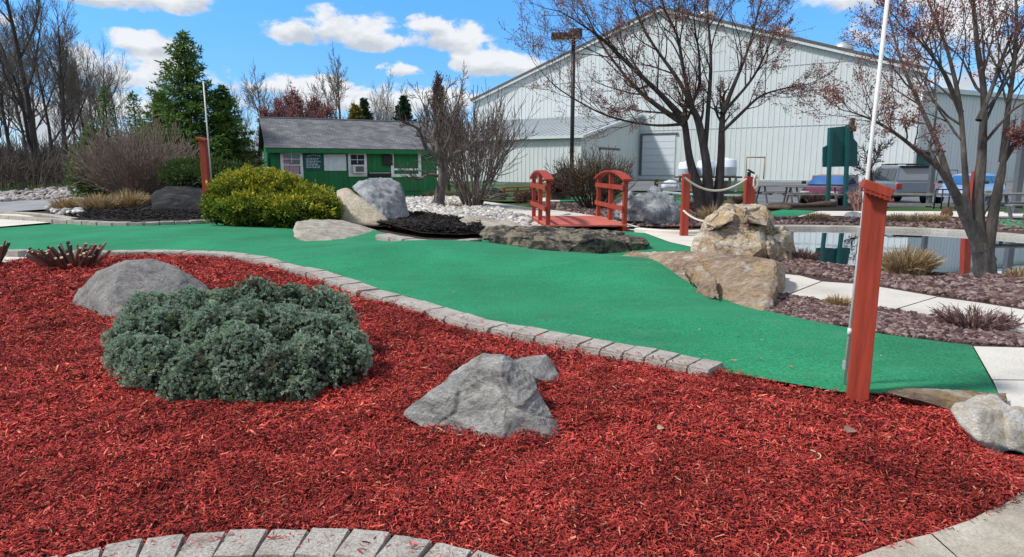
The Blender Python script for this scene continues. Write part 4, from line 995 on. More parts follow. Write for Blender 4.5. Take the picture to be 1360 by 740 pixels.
# ------------------------------------------------------------------ leafy rounded shrubs
def leafy_shrub(name, label, lobes, dens, ll, lw, dark, light, top=None, seed=0, cat='shrub', core_c=(0.012, 0.02, 0.006), up=0.4, zmin=0.0, group=None):
    r = np.random.RandomState(seed); LB = [(np.array(A(u, v, Y)), W(rp, Y), W(hp, Y)) for u, v, rp, hp, Y in lobes]
    base = Vector(np.mean([b[0] for b in LB], axis=0)); base.z = 0
    Ps, Ds, Ls = [], [], []; core = bmesh.new()
    for i, (c, a, h) in enumerate(LB):
        S = np.array([a, a, h]); n = int(dens * a * (a + h))
        d = randdir(n, r); lump = np.array([noise.noise(Vector(x * 2.2) + Vector((i * 3 + seed, 0, 0))) + .6 * noise.noise(Vector(x * 5.5) + Vector((0, i * 3, seed))) for x in d])
        q = 1 + 0.34 * lump - 0.18 * r.rand(len(d)) ** 2
        P = c + d * S * q[:, None]; keep = P[:, 2] > zmin
        for j, (c2, a2, h2) in enumerate(LB):
            if j != i: keep &= np.linalg.norm((P - c2) / np.array([a2, a2, h2]), axis=1) > 0.85
        Ps.append(P[keep]); Ds.append(d[keep]); Ls.append((lump)[keep])
        bmesh.ops.create_icosphere(core, subdivisions=3, radius=1, matrix=Matrix.Translation(Vector(c) - base) @ Matrix.Diagonal((a * .80, a * .80, h * .78, 1)))
    P = np.concatenate(Ps); D = np.concatenate(Ds); LU = np.concatenate(Ls)
    K = 6; n = len(P)
    AX = unit(np.repeat(D, K, axis=0) * 0.9 + r.normal(size=(n * K, 3)) * 0.6 + np.array([0, 0, up]))
    B = np.repeat(P, K, axis=0) + r.normal(size=(n * K, 3)) * ll * 0.5
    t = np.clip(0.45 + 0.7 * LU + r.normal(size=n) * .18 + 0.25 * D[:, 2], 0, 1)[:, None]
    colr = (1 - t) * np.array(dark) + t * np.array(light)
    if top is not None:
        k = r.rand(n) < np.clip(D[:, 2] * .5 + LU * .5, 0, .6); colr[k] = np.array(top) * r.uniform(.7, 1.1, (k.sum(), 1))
    V, F, C = leaves(B, AX, randdir(n * K, r), ll * r.uniform(.6, 1.3, n * K), lw * r.uniform(.7, 1.2, n * K), np.repeat(colr, K, axis=0) * r.uniform(.75, 1.25, (n * K, 1)), 0.2)
    root = empty(name, base, label, cat, group)
    link('foliage', np_mesh('foliage', V - np.array(base), F, C), MATS['leaf'], root)
    bm_obj('inner_branches', core, mat_plain('inner_' + str(seed), core_c, rough=1, bump=0.5, var=.4), root, smooth=True)
    return root
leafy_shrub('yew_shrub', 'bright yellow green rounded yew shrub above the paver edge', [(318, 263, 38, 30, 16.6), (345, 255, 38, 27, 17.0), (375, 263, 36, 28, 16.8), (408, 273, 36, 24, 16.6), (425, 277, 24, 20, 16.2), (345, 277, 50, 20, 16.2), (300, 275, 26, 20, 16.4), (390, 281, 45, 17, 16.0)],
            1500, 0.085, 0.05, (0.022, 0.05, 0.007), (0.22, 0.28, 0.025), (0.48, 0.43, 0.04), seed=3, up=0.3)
leafy_shrub('clipped_hedge', 'low dark green clipped hedge behind the red post', [(240, 231, 20, 15, 25.5), (262, 230, 24, 16, 25.5), (288, 230, 24, 15, 25.6), (312, 232, 22, 14, 25.8), (275, 236, 48, 12, 25.2)],
            500, 0.13, 0.06, (0.02, 0.045, 0.012), (0.075, 0.13, 0.03), seed=5, cat='hedge')
leafy_shrub('evergreen_shrub', 'dark green bushy evergreen at the foot of the round bare shrub', [(135, 228, 24, 26, 30), (150, 242, 26, 14, 29), (120, 240, 16, 12, 29.5)], 400, 0.18, 0.07, (0.02, 0.04, 0.012), (0.07, 0.12, 0.03), seed=6)
leafy_shrub('brown_leaf_shrub', 'brown and pink leaved shrub beside the dark shed', [(752, 240, 14, 14, 30), (738, 246, 10, 10, 29.5)], 400, 0.12, 0.06, (0.06, 0.025, 0.02), (0.22, 0.11, 0.085), seed=7, core_c=(.03, .015, .012))
leafy_shrub('brown_leaf_shrub', 'low dark brown shrub between the red bench frame and bridge', [(695, 262, 12, 7, 23.5), (710, 262, 10, 7, 23.5)], 500, 0.08, 0.04, (0.05, 0.025, 0.02), (0.17, 0.10, 0.08), seed=8, core_c=(.03, .015, .012))

def fallen_leaf(px, sz, label, colr, name='dead_leaf'):
    c = G(*px, .045); bm = bmesh.new(); n = 9; L_ = []; Rr_ = []
    for k in range(n):
        t = k / (n - 1); w = sz * .38 * math.sin(math.pi * min(t * 1.02, 1)) ** .7; z = .012 * math.sin(3 * t) ; L_.append(bm.verts.new((t * sz, w, z + .012))); Rr_.append(bm.verts.new((t * sz, -w, z + .008)))
    M_ = [bm.verts.new((k / (n - 1) * sz, 0, .012 * math.sin(3 * k / (n - 1)))) for k in range(n)]
    for k in range(n - 1): bm.faces.new((L_[k], L_[k + 1], M_[k + 1], M_[k])); bm.faces.new((M_[k], M_[k + 1], Rr_[k + 1], Rr_[k]))
    o = bm_obj(name, bm, mat_plain(name + label[:6], colr, rough=.9, var=.25), None, smooth=True, loc=c); o.rotation_euler = (.15, .1, .5); tag(o, label, 'leaf')
fallen_leaf((1122, 575), .085, 'dead brown leaf lying on the mulch below the large red post', (.26, .15, .12))
fallen_leaf((872, 572), .05, 'small tan dead leaf lying on the mulch right of the pyramid boulder', (.45, .34, .22))
c = G(1076, 604, .05); P_ = [c + Vector((.05 * math.cos(t), .04 * math.sin(t), .006 * t)) for t in np.linspace(-1.9, 1.2, 12)]
V, F, C = tubes([(*a, *b, .003, .003) for a, b in zip(P_, P_[1:])], 5, (.55, .45, .33), 0); tag(link('bark_strip', np_mesh('bark_strip', V, F, C), MATS['twig']), 'pale curled bark strip lying on the mulch below the red post', 'strip')
# ------------------------------------------------------------------ paints
mat_noise('red_paint', [(0.3, (0.31, 0.042, 0.022)), (0.7, (0.40, 0.060, 0.033))], scale=5, bscale=30, rough=0.6, bump=0.25, bdist=0.004, spec=0.35, stretch=(1, 1, 0.07), fine=(0.62, 1.18))
mat_noise('deck_red', [(0.3, (0.45, 0.10, 0.07)), (0.7, (0.60, 0.16, 0.12))], scale=3, bscale=25, rough=0.75, bump=0.3, bdist=0.004, stretch=(0.3, 1, 1), fine=(0.8, 1.1))
mat_plain('white_paint', (0.74, 0.75, 0.76), rough=0.5); mat_plain('white_plastic', (0.66, 0.65, 0.62), rough=0.45, var=.08)
mat_noise('barn_green', [(0.3, (0.014, 0.145, 0.045)), (0.7, (0.024, 0.20, 0.066))], scale=3, bscale=30, rough=0.6, bump=0.25, bdist=0.004, stretch=(1, 1, 0.1), fine=(0.75, 1.15))
mat_plain('barn_shadow_green', (0.005, 0.045, 0.016), rough=0.8)
mat_plain('dark_metal', (0.018, 0.016, 0.016), rough=0.5); mat_plain('grey_metal', (0.10, 0.11, 0.125), rough=0.5); mat_plain('galvanised', (0.48, 0.50, 0.52), rough=0.4, metallic=0.4)
mat_plain('rope', (0.55, 0.50, 0.42), rough=0.9, bump=.8, bscale=200); mat_plain('black', (0.012, 0.012, 0.013), rough=0.5)
mat_plain('weathered_wood', (0.19, 0.185, 0.18), rough=0.9, var=.25, stretch=(1, 1, 1)); mat_plain('timber_brown', (0.085, 0.06, 0.045), rough=0.95, var=.4, bump=.6)
mat_plain('blue_grey_plank', (0.33, 0.38, 0.44), rough=0.8, var=.15); mat_plain('sign_green', (0.008, 0.085, 0.085), rough=0.5, var=.15); mat_plain('sign_teal', (0.012, 0.09, 0.10), rough=0.5)
mat_plain('curtain', (0.45, 0.30, 0.36), rough=0.9, var=.3, scale=12, stretch=(8, 8, .1)); mat_plain('board_white', (0.66, 0.70, 0.74), rough=0.4)
def glass_mat(name, c, rough=0.03):
    m, nt, b = nodes_of(name); b.inputs['Base Color'].default_value = (*c, 1); b.inputs['Roughness'].default_value = rough; b.inputs['Specular IOR Level'].default_value = 0.9; MATS[name] = m
glass_mat('dark_glass', (0.015, 0.02, 0.035)); glass_mat('blue_reflect_glass', (0.025, 0.11, 0.30))  # blue reflection on the car windscreens is painted into the glass colour

def shingle_mat():
    m, nt, b = nodes_of('shingles')
    tc = N(nt, 'ShaderNodeTexCoord'); mp = N(nt, 'ShaderNodeMapping'); mp.inputs['Rotation'].default_value = (0, 0, 0); nt.links.new(tc.outputs['Object'], mp.inputs[0])
    br = N(nt, 'ShaderNodeTexBrick', i_Scale=1.0); br.inputs['Brick Width'].default_value = 0.3; br.inputs['Row Height'].default_value = 0.14; br.inputs['Mortar Size'].default_value = 0.012
    br.inputs['Color1'].default_value = (0.115, 0.115, 0.128, 1); br.inputs['Color2'].default_value = (0.20, 0.20, 0.215, 1); br.inputs['Mortar'].default_value = (0.06, 0.06, 0.07, 1); br.inputs['Bias'].default_value = 0.0
    nt.links.new(mp.outputs[0], br.inputs['Vector'])
    n = N(nt, 'ShaderNodeTexNoise', i_Scale=1.4, i_Detail=6); nt.links.new(tc.outputs['Object'], n.inputs['Vector'])
    r = ramp(nt, [(0.3, (0.7,) * 3), (0.7, (1.25,) * 3)]); nt.links.new(n.outputs[0], r.inputs[0])
    mx = N(nt, 'ShaderNodeMix', data_type='RGBA', blend_type='MULTIPLY'); mx.inputs[0].default_value = 1; nt.links.new(br.outputs[0], mx.inputs[6]); nt.links.new(r.outputs[0], mx.inputs[7])
    nt.links.new(mx.outputs[2], b.inputs['Base Color']); b.inputs['Roughness'].default_value = 0.95
    MATS['shingles'] = m
shingle_mat()
mat_noise('siding', [(0.3, (0.575, 0.625, 0.63)), (0.7, (0.635, 0.68, 0.685))], scale=0.25, bscale=1.5, rough=0.5, bump=0.0, spec=0.35, fine=(0.92, 1.05), stretch=(1, 1, .25))
mat_noise('metal_roof', [(0.3, (0.34, 0.385, 0.41)), (0.7, (0.43, 0.47, 0.49))], scale=0.2, bscale=2, rough=0.45, bump=0.0, spec=0.4, fine=(0.9, 1.08))
mat_plain('door_white', (0.60, 0.65, 0.70), rough=0.5, var=.04); mat_plain('brown_trim', (0.10, 0.085, 0.08), rough=0.6)

# ------------------------------------------------------------------ posts with ropes and rods
def slant_post(px, vtop, w, d, label, slope=22, cap=True, yaw=0.0, group=None, capw=1.65, lean=0.0):
    b = G(*px); top = A(px[0], vtop, b.y); H = top.z
    e = empty('post', b, label, 'post', group, yaw); e.rotation_euler = (0, lean, yaw)
    bm = bmesh.new(); box_bm(bm, (0, 0, H / 2 - .1), (w, d, H + .2))
    for v in bm.verts:
        if v.co.z > H / 2: v.co.z -= v.co.x * math.tan(R(slope))
    bm_obj('shaft', bm, MATS['red_paint'], e, 0.006)
    if cap:
        bm = bmesh.new(); rot = Matrix.Rotation(R(slope), 3, 'Y')
        box_bm(bm, (0, 0, H + .028), (w * capw, d * 1.9, .055), rot)
        bm_obj('cap', bm, MATS['red_paint'], e, 0.006)
        bm = bmesh.new(); n = 13                                  # scalloped trim under the cap's front edge
        for k in range(n):
            x = (k - (n - 1) / 2) * w * capw / n; z = H - math.tan(R(slope)) * x - .012
            box_bm(bm, (x, -d * .93, z), (w * capw / n * .86, .012, (.022 if k % 2 else .014)))
        bm_obj('trim', bm, MATS['red_paint'], e)
    return e, H
hp, HH = slant_post((1138, 531), 256, 0.122, 0.12, 'large red square post with slanted cap standing at the edge of the red mulch', 20, yaw=-R(24), capw=1.38)
# white rod strapped to the post
r0 = A(1118.5, 531, 4.17); r1 = A(1182, -30, 4.12)
rod = empty('flag_rod', r0, 'thin white plastic rod strapped to the large red post', 'rod')
rods('rod', [(Vector((0, 0, -.05)), r1 - r0, .0125)], MATS['white_plastic'], rod)
rods('joint', [((r1 - r0) * .50, (r1 - r0) * .53, .017), ((r1 - r0) * .17, (r1 - r0) * .185, .016)], MATS['white_plastic'], rod)
for t in (0.09, 0.425):
    q = (r1 - r0) * t
    boxes('bracket', [((q.x + .015, q.y + .008, q.z), (.055, .04, .06))], MATS['galvanised'], rod, .004)
rods('wire', [((.10, .1, .16), (.16, .12, .10), .003), ((.16, .12, .10), (.24, .16, .03), .003)], MATS['black'], rod)

pb, Hb = slant_post((277.5, 288), 186, 0.19, 0.19, 'red slanted cap post behind the yellow green shrub', 15)
r0 = A(281, 240, G(277, 288).y - .25); r1 = A(270, 108, G(277, 288).y - .2)
o = rods('flag_rod', [(r0, r1, .022)], MATS['white_plastic']); tag(o, 'thin white rod fixed to the red post behind the yellow green shrub', 'rod')
p1, H1 = slant_post((908, 315), 231, 0.155, 0.155, 'red rope post standing on the pale path beside the blue white boulder', 0, cap=False)
p2 = empty('post', A(993, 292, 14.2), 'red rope post with a coil of rope behind the rust boulder', 'post'); p2.location.z = 0
boxes('shaft', [((0, 0, .63), (.19, .19, 1.36))], MATS['red_paint'], p2, .008)
boxes('lamp', [((-.03, 0, 1.36), (.06, .07, .10)), ((.01, 0, 1.42), (.16, .08, .03), Matrix.Rotation(.5, 3, 'Y'))], MATS['black'], p2, .004)
def rope(name, P, rad, label):
    segs = [(*a, *b, rad, rad) for a, b in zip(P, P[1:])]; V, F, C = tubes(segs, 8, (1, 1, 1), 0)
    return tag(link(name, np_mesh(name, V, F, smooth=True), MATS['rope']), label, 'rope')
a = A(909.5, 236, 13.9); b = A(991, 238, 14.1)
rope('rope', [a.lerp(b, t) + Vector((0, 0, -.42 * 4 * t * (1 - t) * .62)) for t in np.linspace(0, 1, 21)], .022, 'sagging rope between the two upper ends of the red rope posts')
a = A(908, 280, 13.9); b = A(940, 294, 13.2)
rope('rope', [a.lerp(b, t) + Vector((0, 0, -.06 * 4 * t * (1 - t))) for t in np.linspace(0, 1, 10)], .022, 'short lower rope running from the red post behind the rust boulder')
c = A(1000, 240, 14.0)
rope('rope', [c + Vector((.045 * math.cos(k * .9) + .02, -.12 + .01 * (k % 3), .13 * math.sin(k * .9) - .002 * k)) for k in range(26)], .018, 'coiled rope end hanging on the post behind the rust boulder')
slant_post((1284, 303), 229, 0.17, 0.17, 'red post at the far pond edge behind the large right tree', 18, lean=R(4), cap=False)

# ------------------------------------------------------------------ bridge
bc = Vector((1.70, 17.4, 0)); by = math.atan2(0.26, 3.25)
br = empty('footbridge', bc, 'small red wooden bridge with arched handrails over the stream bed', 'bridge', rz=by)
L = 3.3
bm = bmesh.new(); n = 22
for k in range(n):
    y = -L / 2 + (k + .5) * L / n; box_bm(bm, (0, y, .11), (1.98, L / n - .012, .035))
bm_obj('deck', bm, MATS['deck_red'], br, .004)
boxes('beam', [((-.93, 0, .02), (.09, L, .16)), ((.93, 0, .02), (.09, L, .16)), ((0, 0, .0), (.09, L, .12))], MATS['red_paint'], br)
for s in (-1, 1):
    h = empty('handrail', (s * .95, 0, 0)); h.parent = br
    for y in (-1.52, 0, 1.52):
        bm = bmesh.new(); top = 1.42 if y == 0 else 1.22
        box_bm(bm, (0, y, top / 2 - .02), (.105, .125, top)); bm_obj('post', bm, MATS['red_paint'], h, .006)
    for z in (1.03, .52): bars('rail', [((-.08 * 1, -1.62, z), (-.08 * 1, 1.62, z), .035, .115)], MATS['red_paint'], h, .004)
    V = []; ys = np.linspace(-1.72, 1.72, 17)
    for y in ys:
        z = 1.45 - .21 * (y / 1.72) ** 2
        for dx, dz in ((-.11, 0), (.11, 0), (.11, -.05), (-.11, -.05)): V.append((dx, y, z + dz))
    F = [(i * 4 + j, i * 4 + (j + 1) % 4, (i + 1) * 4 + (j + 1) % 4, (i + 1) * 4 + j) for i in range(16) for j in range(4)] + [(3, 2, 1, 0), (64, 65, 66, 67)]
    bm = bmesh.new(); bm.from_mesh(np_mesh('cap', np.array(V), np.array(F))); bm_obj('cap', bm, MATS['red_paint'], h, .004)

# ------------------------------------------------------------------ green hut
HL = 8.2; ang = math.atan2(.4067, .9135); ex = Vector((.9135, .4067, 0)); nf = Vector((.4067, -.9135, 0))
Rr = Vector((-3.97, 34.6, 0)); Lf = Rr - ex * HL
hut = empty('green_hut', Lf, 'long green board hut with grey shingle roof and white window frames', 'hut', rz=ang)
def hp_(u, v, out_=0.0):
    q = Q(u, v, Lf + nf * out_, nf) - Lf; return q.dot(ex), q.z
EV = 2.62; DEP = 5.0; RZ = 3.98
bm = bmesh.new(); box_bm(bm, (HL / 2, DEP / 2, EV / 2), (HL - .06, DEP - .06, EV)); 
bm_obj('core', bm, MATS['barn_shadow_green'], hut)
bm = bmesh.new(); k = 0
while k * .24 < HL - .01:
    w_ = min(.232, HL - k * .24); box_bm(bm, (k * .24 + w_ / 2, -.012, EV / 2), (w_, .03, EV)); k += 1
bm_obj('wall', bm, MATS['barn_green'], hut)
for sx, xx in ((-1, 0), (1, HL)):
    bm = bmesh.new(); k = 0
    while k * .24 < DEP - .01:
        y0 = k * .24; y1 = min(y0 + .232, DEP); f = lambda y: EV + (RZ - .08 - EV) * (1 - abs(y - DEP / 2) / (DEP / 2))
        vs = [bm.verts.new((xx + sx * .012, y, z)) for y, z in ((y0, 0), (y1, 0), (y1, f(y1)), (y0, f(y0)))]
        vs2 = [bm.verts.new((v.co.x - sx * .03, v.co.y, v.co.z)) for v in vs]
        bm.faces.new(vs); bm.faces.new(vs2[::-1])
        for i in range(4): bm.faces.new((vs[i], vs[(i + 1) % 4], vs2[(i + 1) % 4], vs2[i]))
        k += 1
    bm_obj('gable_wall', bm, MATS['barn_green'], hut)
# roof: two pitched slabs, each with its own frame so that the shingle courses follow the pitch
pit = math.atan2(RZ - EV, DEP / 2); OH = .42
for s in (0, 1):
    sl = (DEP / 2 + OH) / math.cos(pit)
    bm = bmesh.new(); box_bm(bm, (HL / 2, sl / 2, 0), (HL + .5, sl, .07))
    o = bm_obj('roof', bm, MATS['shingles'], hut, .008)
    if s == 0: o.location = (0, -OH, EV - OH * math.tan(pit) + .07); o.rotation_euler = (pit, 0, 0)
    else: o.location = (HL, DEP + OH, EV - OH * math.tan(pit) + .07); o.rotation_euler = (pit, 0, math.pi)
boxes('ridge_cap', [((HL / 2, DEP / 2, RZ + .10), (HL + .5, .22, .05))], mat_plain('ridge_grey', (.30, .31, .33), rough=.8), hut)
zE = EV - OH * math.tan(pit) + .07
boxes('fascia', [((HL / 2, -OH + .01, zE - .11), (HL + .44, .03, .20))], MATS['barn_green'], hut)
boxes('corner_trim', [((-.03, -.04, .62), (.09, .05, .9))], MATS['white_paint'], hut)
def frame_part(name, x0, x1, z0, z1, fw, mat, parent, y=-.05, dep=.06, mid=None, midv=None, inner=True):
    it = [(((x0 + x1) / 2, y, z1 - fw / 2), (x1 - x0, dep, fw)), (((x0 + x1) / 2, y, z0 + fw / 2), (x1 - x0, dep, fw)),
          ((x0 + fw / 2, y, (z0 + z1) / 2), (fw, dep, z1 - z0 - 2 * fw)), ((x1 - fw / 2, y, (z0 + z1) / 2), (fw, dep, z1 - z0 - 2 * fw))]
    return boxes(name, it, MATS[mat], parent, .004)
def hut_window(u0, u1, v0, v1, lab, ac=False):
    x0, zt = hp_(u0, v0); x1, zb = hp_(u1, v1)
    fr = frame_part('window', x0, x1, zb, zt, .13, 'white_paint', hut); fr['label'] = lab
    fw = .13; xm = (x0 + x1) / 2; zm = zb + (zt - zb) * (.46)
    boxes('pane', [((xm, -.030, (zb + zt) / 2), (x1 - x0 - .2, .01, zt - zb - .2))], MATS['dark_glass'], fr)
    boxes('sash', [((xm, -.05, zm), (x1 - x0 - .26, .03, .05)), ((xm, -.048, (zm + zt) / 2), (.03, .025, zt - zm - .2)), ((xm, -.047, (zm + zt - .1) / 2), (x1 - x0 - .26, .02, .03))], MATS['white_paint'], fr)
    if ac:
        a = boxes('air_conditioner', [((xm + .03, -.18, zb + .37), (.62, .30, .42))], MATS['white_plastic'], fr, .015)
        boxes('grille', [((xm + .05, -.335, zb + .37), (.40, .02, .27))], MATS['grey_metal'], a, .004)
        boxes('filler_panel', [((xm, -.042, zb + .32), (x1 - x0 - .27, .012, .42))], MATS['white_paint'], fr)
    else:
        boxes('curtain', [((xm - .27, -.024 - .012, zb + .48), (.30, .004, .60)), ((xm + .12, -.024 - .012, zb + .33), (.40, .004, .36)), ((xm - .27, -.036, zt - .36), (.30, .004, .3))], MATS['curtain'], fr)
hut_window(371.5, 403, 200.5, 235, 'white framed window with striped curtains'); hut_window(461.5, 487.5, 202, 234.5, 'white framed window with an air conditioner', True)
# rules sign with domed top
x0, zt = hp_(403, 203.5); x1, zb = hp_(427, 226)
bm = bmesh.new(); pf = [(x0, zb + .1), (x0 + .12, zb), (x1 - .12, zb), (x1, zb + .1)] + [(x1 - (x1 - x0) * t, zt - .16 + .16 * math.sin(math.pi * t)) for t in np.linspace(0, 1, 12)]
vs = [bm.verts.new((x, -.04, z)) for x, z in pf]; f = bm.faces.new(vs); ex_ = bmesh.ops.extrude_face_region(bm, geom=[f])
bmesh.ops.translate(bm, verts=[g for g in ex_['geom'] if isinstance(g, bmesh.types.BMVert)], vec=(0, -.03, 0))
sg = bm_obj('rules_sign', bm, MATS['sign_teal'], hut)
rr = random.Random(4); it = []
xm = (x0 + x1) / 2
for k in range(7): it.append(((x0 + .2 + k * .09, -.073, zt - .13 + .04 * math.sin(math.pi * k / 6)), (.055, .006, .045)))
z = zt - .25
while z > zb + .07:
    x = x0 + .10
    while x < x1 - .16:
        l = rr.uniform(.05, .14); it.append(((x + l / 2, -.073, z), (l, .006, .03))); x += l + .035
    z -= .072
boxes('lettering', it, MATS['board_white'], sg)
x0, zt = hp_(429.5, 204.5); x1, zb = hp_(460, 227)
boxes('notice_board', [(((x0 + x1) / 2, -.05, (zt + zb) / 2), (x1 - x0, .05, zt - zb))], MATS['board_white'], hut, .02)
x0, zt = hp_(470, 198); boxes('wall_light', [((x0 + .08, -.09, zt - .06), (.16, .16, .10))], MATS['white_plastic'], hut, .02)
x0, zt = hp_(508, 206); x1, zb = hp_(521, 220); boxes('wall_box', [(((x0 + x1) / 2, -.08, (zt + zb) / 2), (x1 - x0, .12, zt - zb))], MATS['black'], hut, .01)
# service counter with ball rack
x0, zt = hp_(488, 229.5); x1, zb = hp_(519, 236.5); ct = boxes('counter', [(((x0 + x1) / 2, -.18, zb - .02), (x1 - x0, .36, .06))], MATS['white_paint'], hut, .006)
rk = boxes('ball_rack', [(((x0 + x1) / 2, -.12, (zt + zb) / 2 + .03), (x1 - x0 - .05, .2, (zt - zb) * .55))], MATS['black'], ct)
bm = bmesh.new()
for k in range(14): bmesh.ops.create_icosphere(bm, subdivisions=2, radius=.035, matrix=Matrix.Translation((x0 + .1 + k * (x1 - x0 - .2) / 13, -.16, zt - .02)))
bm_obj('ball', bm, MATS['white_plastic'], rk, smooth=True)
x0, zt = hp_(518, 198.5); x1, zb = hp_(559, 235)
so_ = frame_part('service_opening', x0, x1, zb, zt, .15, 'white_paint', hut, y=-.06, dep=.10)
xa, z1 = hp_(518, 225); boxes('sill', [(((x0 + x1) / 2, -.06, z1), (x1 - x0 - .30, .09, .10))], MATS['white_paint'], so_)
boxes('shutter', [(((x0 + x1) / 2, -.03, (zt + z1) / 2), (x1 - x0 - .25, .02, zt - z1 - .1))], MATS['barn_green'], so_)
x0, zt = hp_(539, 254); x1, zb = hp_(559, 261); boxes('hatch', [(((x0 + x1) / 2, -.035, zt), (x1 - x0, .02, .035))], MATS['black'], hut)

# ------------------------------------------------------------------ big metal building
C1 = Vector((-4.6, 83.0, 0)); C2 = Vector((35.4, 58.0, 0)); dv = (C2 - C1).normalized(); GW = (C2 - C1).length; nb = Vector((dv.y, -dv.x, 0)); bk = -nb
bl = empty('metal_building', C1, 'huge pale grey green metal building with gabled front and lean-to wing', 'building', rz=math.atan2(dv.y, dv.x))
EH, PH = 9.85, 17.7; DP = 70.0                # local: x along the gable front, y back, z up
def roofz(x): return EH + (PH - EH) * (1 - abs(x - GW / 2) / (GW / 2))
def ribs(bm, xs, zb, ztop, y, w=.09, d=.028, axis='x'):
    for x in xs:
        z1 = ztop(x)
        if axis == 'x': box_bm(bm, (x, y - d / 2, (zb + z1) / 2), (w, d, z1 - zb))
        else: box_bm(bm, (y + d / 2, x, (zb + z1) / 2), (d, w, z1 - zb))
bm = bmesh.new(); vs = [bm.verts.new(p) for p in ((0, 0, -1), (GW, 0, -1), (GW, 0, EH), (GW / 2, 0, PH), (0, 0, EH))]; bm.faces.new(vs)
ribs(bm, np.arange(.25, GW, .5), 0, lambda x: roofz(x) - .02, 0)
bm_obj('front_wall', bm, MATS['siding'], bl)
for z in (5.6, 11.2): boxes('panel_lap', [((GW / 2 if z < 8 else GW / 2, -.018, z), (GW - .2 if z < 8 else (PH - z) / (PH - EH) * GW - .6, .036, .06))], MATS['metal_roof'], bl)
boxes('base_flashing', [((GW / 2, -.04, .25), (GW, .08, .5))], MATS['metal_roof'], bl)
bm = bmesh.new(); vs = [bm.verts.new(p) for p in ((GW, 0, -1), (GW, DP, -1), (GW, DP, EH), (GW, 0, EH))]; bm.faces.new(vs)
ribs(bm, np.arange(.25, DP, .5), 0, lambda x: EH - .02, GW, axis='y')
bm_obj('side_wall', bm, MATS['siding'], bl)
bm = bmesh.new(); vs = [bm.verts.new(p) for p in ((0, 0, -1), (0, DP, -1), (0, DP, EH), (0, 0, EH))]; bm.faces.new(vs)
ribs(bm, np.arange(.25, DP, 1.0), 0, lambda x: EH - .02, -.05, axis='y'); bm_obj('side_wall', bm, MATS['siding'], bl)
for s in (0, 1):
    x0, x1 = (-.4, GW / 2) if s == 0 else (GW / 2, GW + .4)
    bm = bmesh.new(); z0, z1 = roofz(x0), roofz(x1)
    V = [(x0, -.35, z0), (x1, -.35, z1), (x1, DP, z1), (x0, DP, z0)]
    a_ = [bm.verts.new(p) for p in V]; b_ = [bm.verts.new((p[0], p[1], p[2] + .22)) for p in V]
    bm.faces.new(a_[::-1]); bm.faces.new(b_)
    for i in range(4): bm.faces.new((a_[i], a_[(i + 1) % 4], b_[(i + 1) % 4], b_[i]))
    rf = bm_obj('roof', bm, MATS['metal_roof'], bl)
    bars('rake_trim', [((x0, -.38, z0 + .02), (x1, -.38, z1 + .02), .06, .30)], MATS['siding'], bl)
    bars('rake_edge', [((x0, -.40, z0 + .27), (x1, -.40, z1 + .27), .14, .22)], MATS['brown_trim'], bl)
def vent(u, v, wpx):
    # round roof fan on the right slope a little behind the front edge
    P0 = C1 + bk * 2.0; q = Q(u, v, P0, nb) - C1; x = q.dot(dv); z = roofz(x) - .05; w = W(wpx, 62) / 2
    prof = [(.80, -.3), (.80, .25), (1.0, .30), (1.06, .62), (.95, .95), (.62, 1.20), (.25, 1.30), (.0, 1.32)]
    V = []; K = 20
    for r_, h_ in prof:
        for a in np.linspace(0, 2 * np.pi, K, endpoint=False): V.append((x + r_ * w * math.cos(a), 2.0 + r_ * w * math.sin(a), z + h_ * w * 1.1))
    F = [(i * K + j, i * K + (j + 1) % K, (i + 1) * K + (j + 1) % K, (i + 1) * K + j) for i in range(len(prof) - 1) for j in range(K)]
    link('roof_vent', np_mesh('roof_vent', np.array(V), np.array(F), smooth=True), MATS['galvanised'], bl)
vent(1040, 55, 26); vent(1119, 72, 24); vent(938, 33, 28)
def bl_loc(u, v, off=0.0):
    q = Q(u, v, C1 + nb * off, nb) - C1; return q.dot(dv), q.z
x0, zt = bl_loc(854, 180); x1, zb = bl_loc(895.5, 233)
dr = boxes('roll_door', [(((x0 + x1) / 2, -.06, zb + (k + .5) * (zt - zb) / 6), (x1 - x0, .07, (zt - zb) / 6 - .03)) for k in range(6)], MATS['door_white'], bl)
boxes('door_frame', [((x0 - .15, -.08, (zt + zb) / 2), (.28, .14, zt - zb)), (((x0 + x1) / 2, -.08, zt + .1), (x1 - x0 + .5, .14, .2))], MATS['grey_metal'], dr)
# lean-to wing along the front
x_r = (Vector((13.7, 71.5, 0)) - C1).dot(dv); WD = 14.1; WZ0, WZ1 = 4.45, 7.25; WL = 34.0
bm = bmesh.new(); vs = [bm.verts.new(p) for p in ((x_r - WL, -WD, -1), (x_r, -WD, -1), (x_r, -WD, WZ0), (x_r - WL, -WD, WZ0))]; bm.faces.new(vs)
ribs(bm, np.arange(x_r - WL + .2, x_r, .45), 0, lambda x: WZ0 - .02, -WD); bm_obj('wing_wall', bm, MATS['siding'], bl)
bm = bmesh.new(); vs = [bm.verts.new(p) for p in ((x_r, -WD, -1), (x_r, 0, -1), (x_r, 0, WZ1), (x_r, -WD, WZ0))]; bm.faces.new(vs)
ribs(bm, np.arange(-WD + .2, 0, .45), 0, lambda y: WZ0 + (WZ1 - WZ0) * (y + WD) / WD - .02, x_r, axis='y'); bm_obj('wing_wall', bm, MATS['siding'], bl)
bm = bmesh.new()
V = [(x_r - WL, -WD - .35, WZ0 - .07), (x_r + .35, -WD - .35, WZ0 - .07), (x_r + .35, -.06, WZ1), (x_r - WL, -.06, WZ1)]
a_ = [bm.verts.new(p) for p in V]; b_ = [bm.verts.new((p[0], p[1], p[2] + .16)) for p in V]; bm.faces.new(a_[::-1]); bm.faces.new(b_)
for i in range(4): bm.faces.new((a_[i], a_[(i + 1) % 4], b_[(i + 1) % 4], b_[i]))
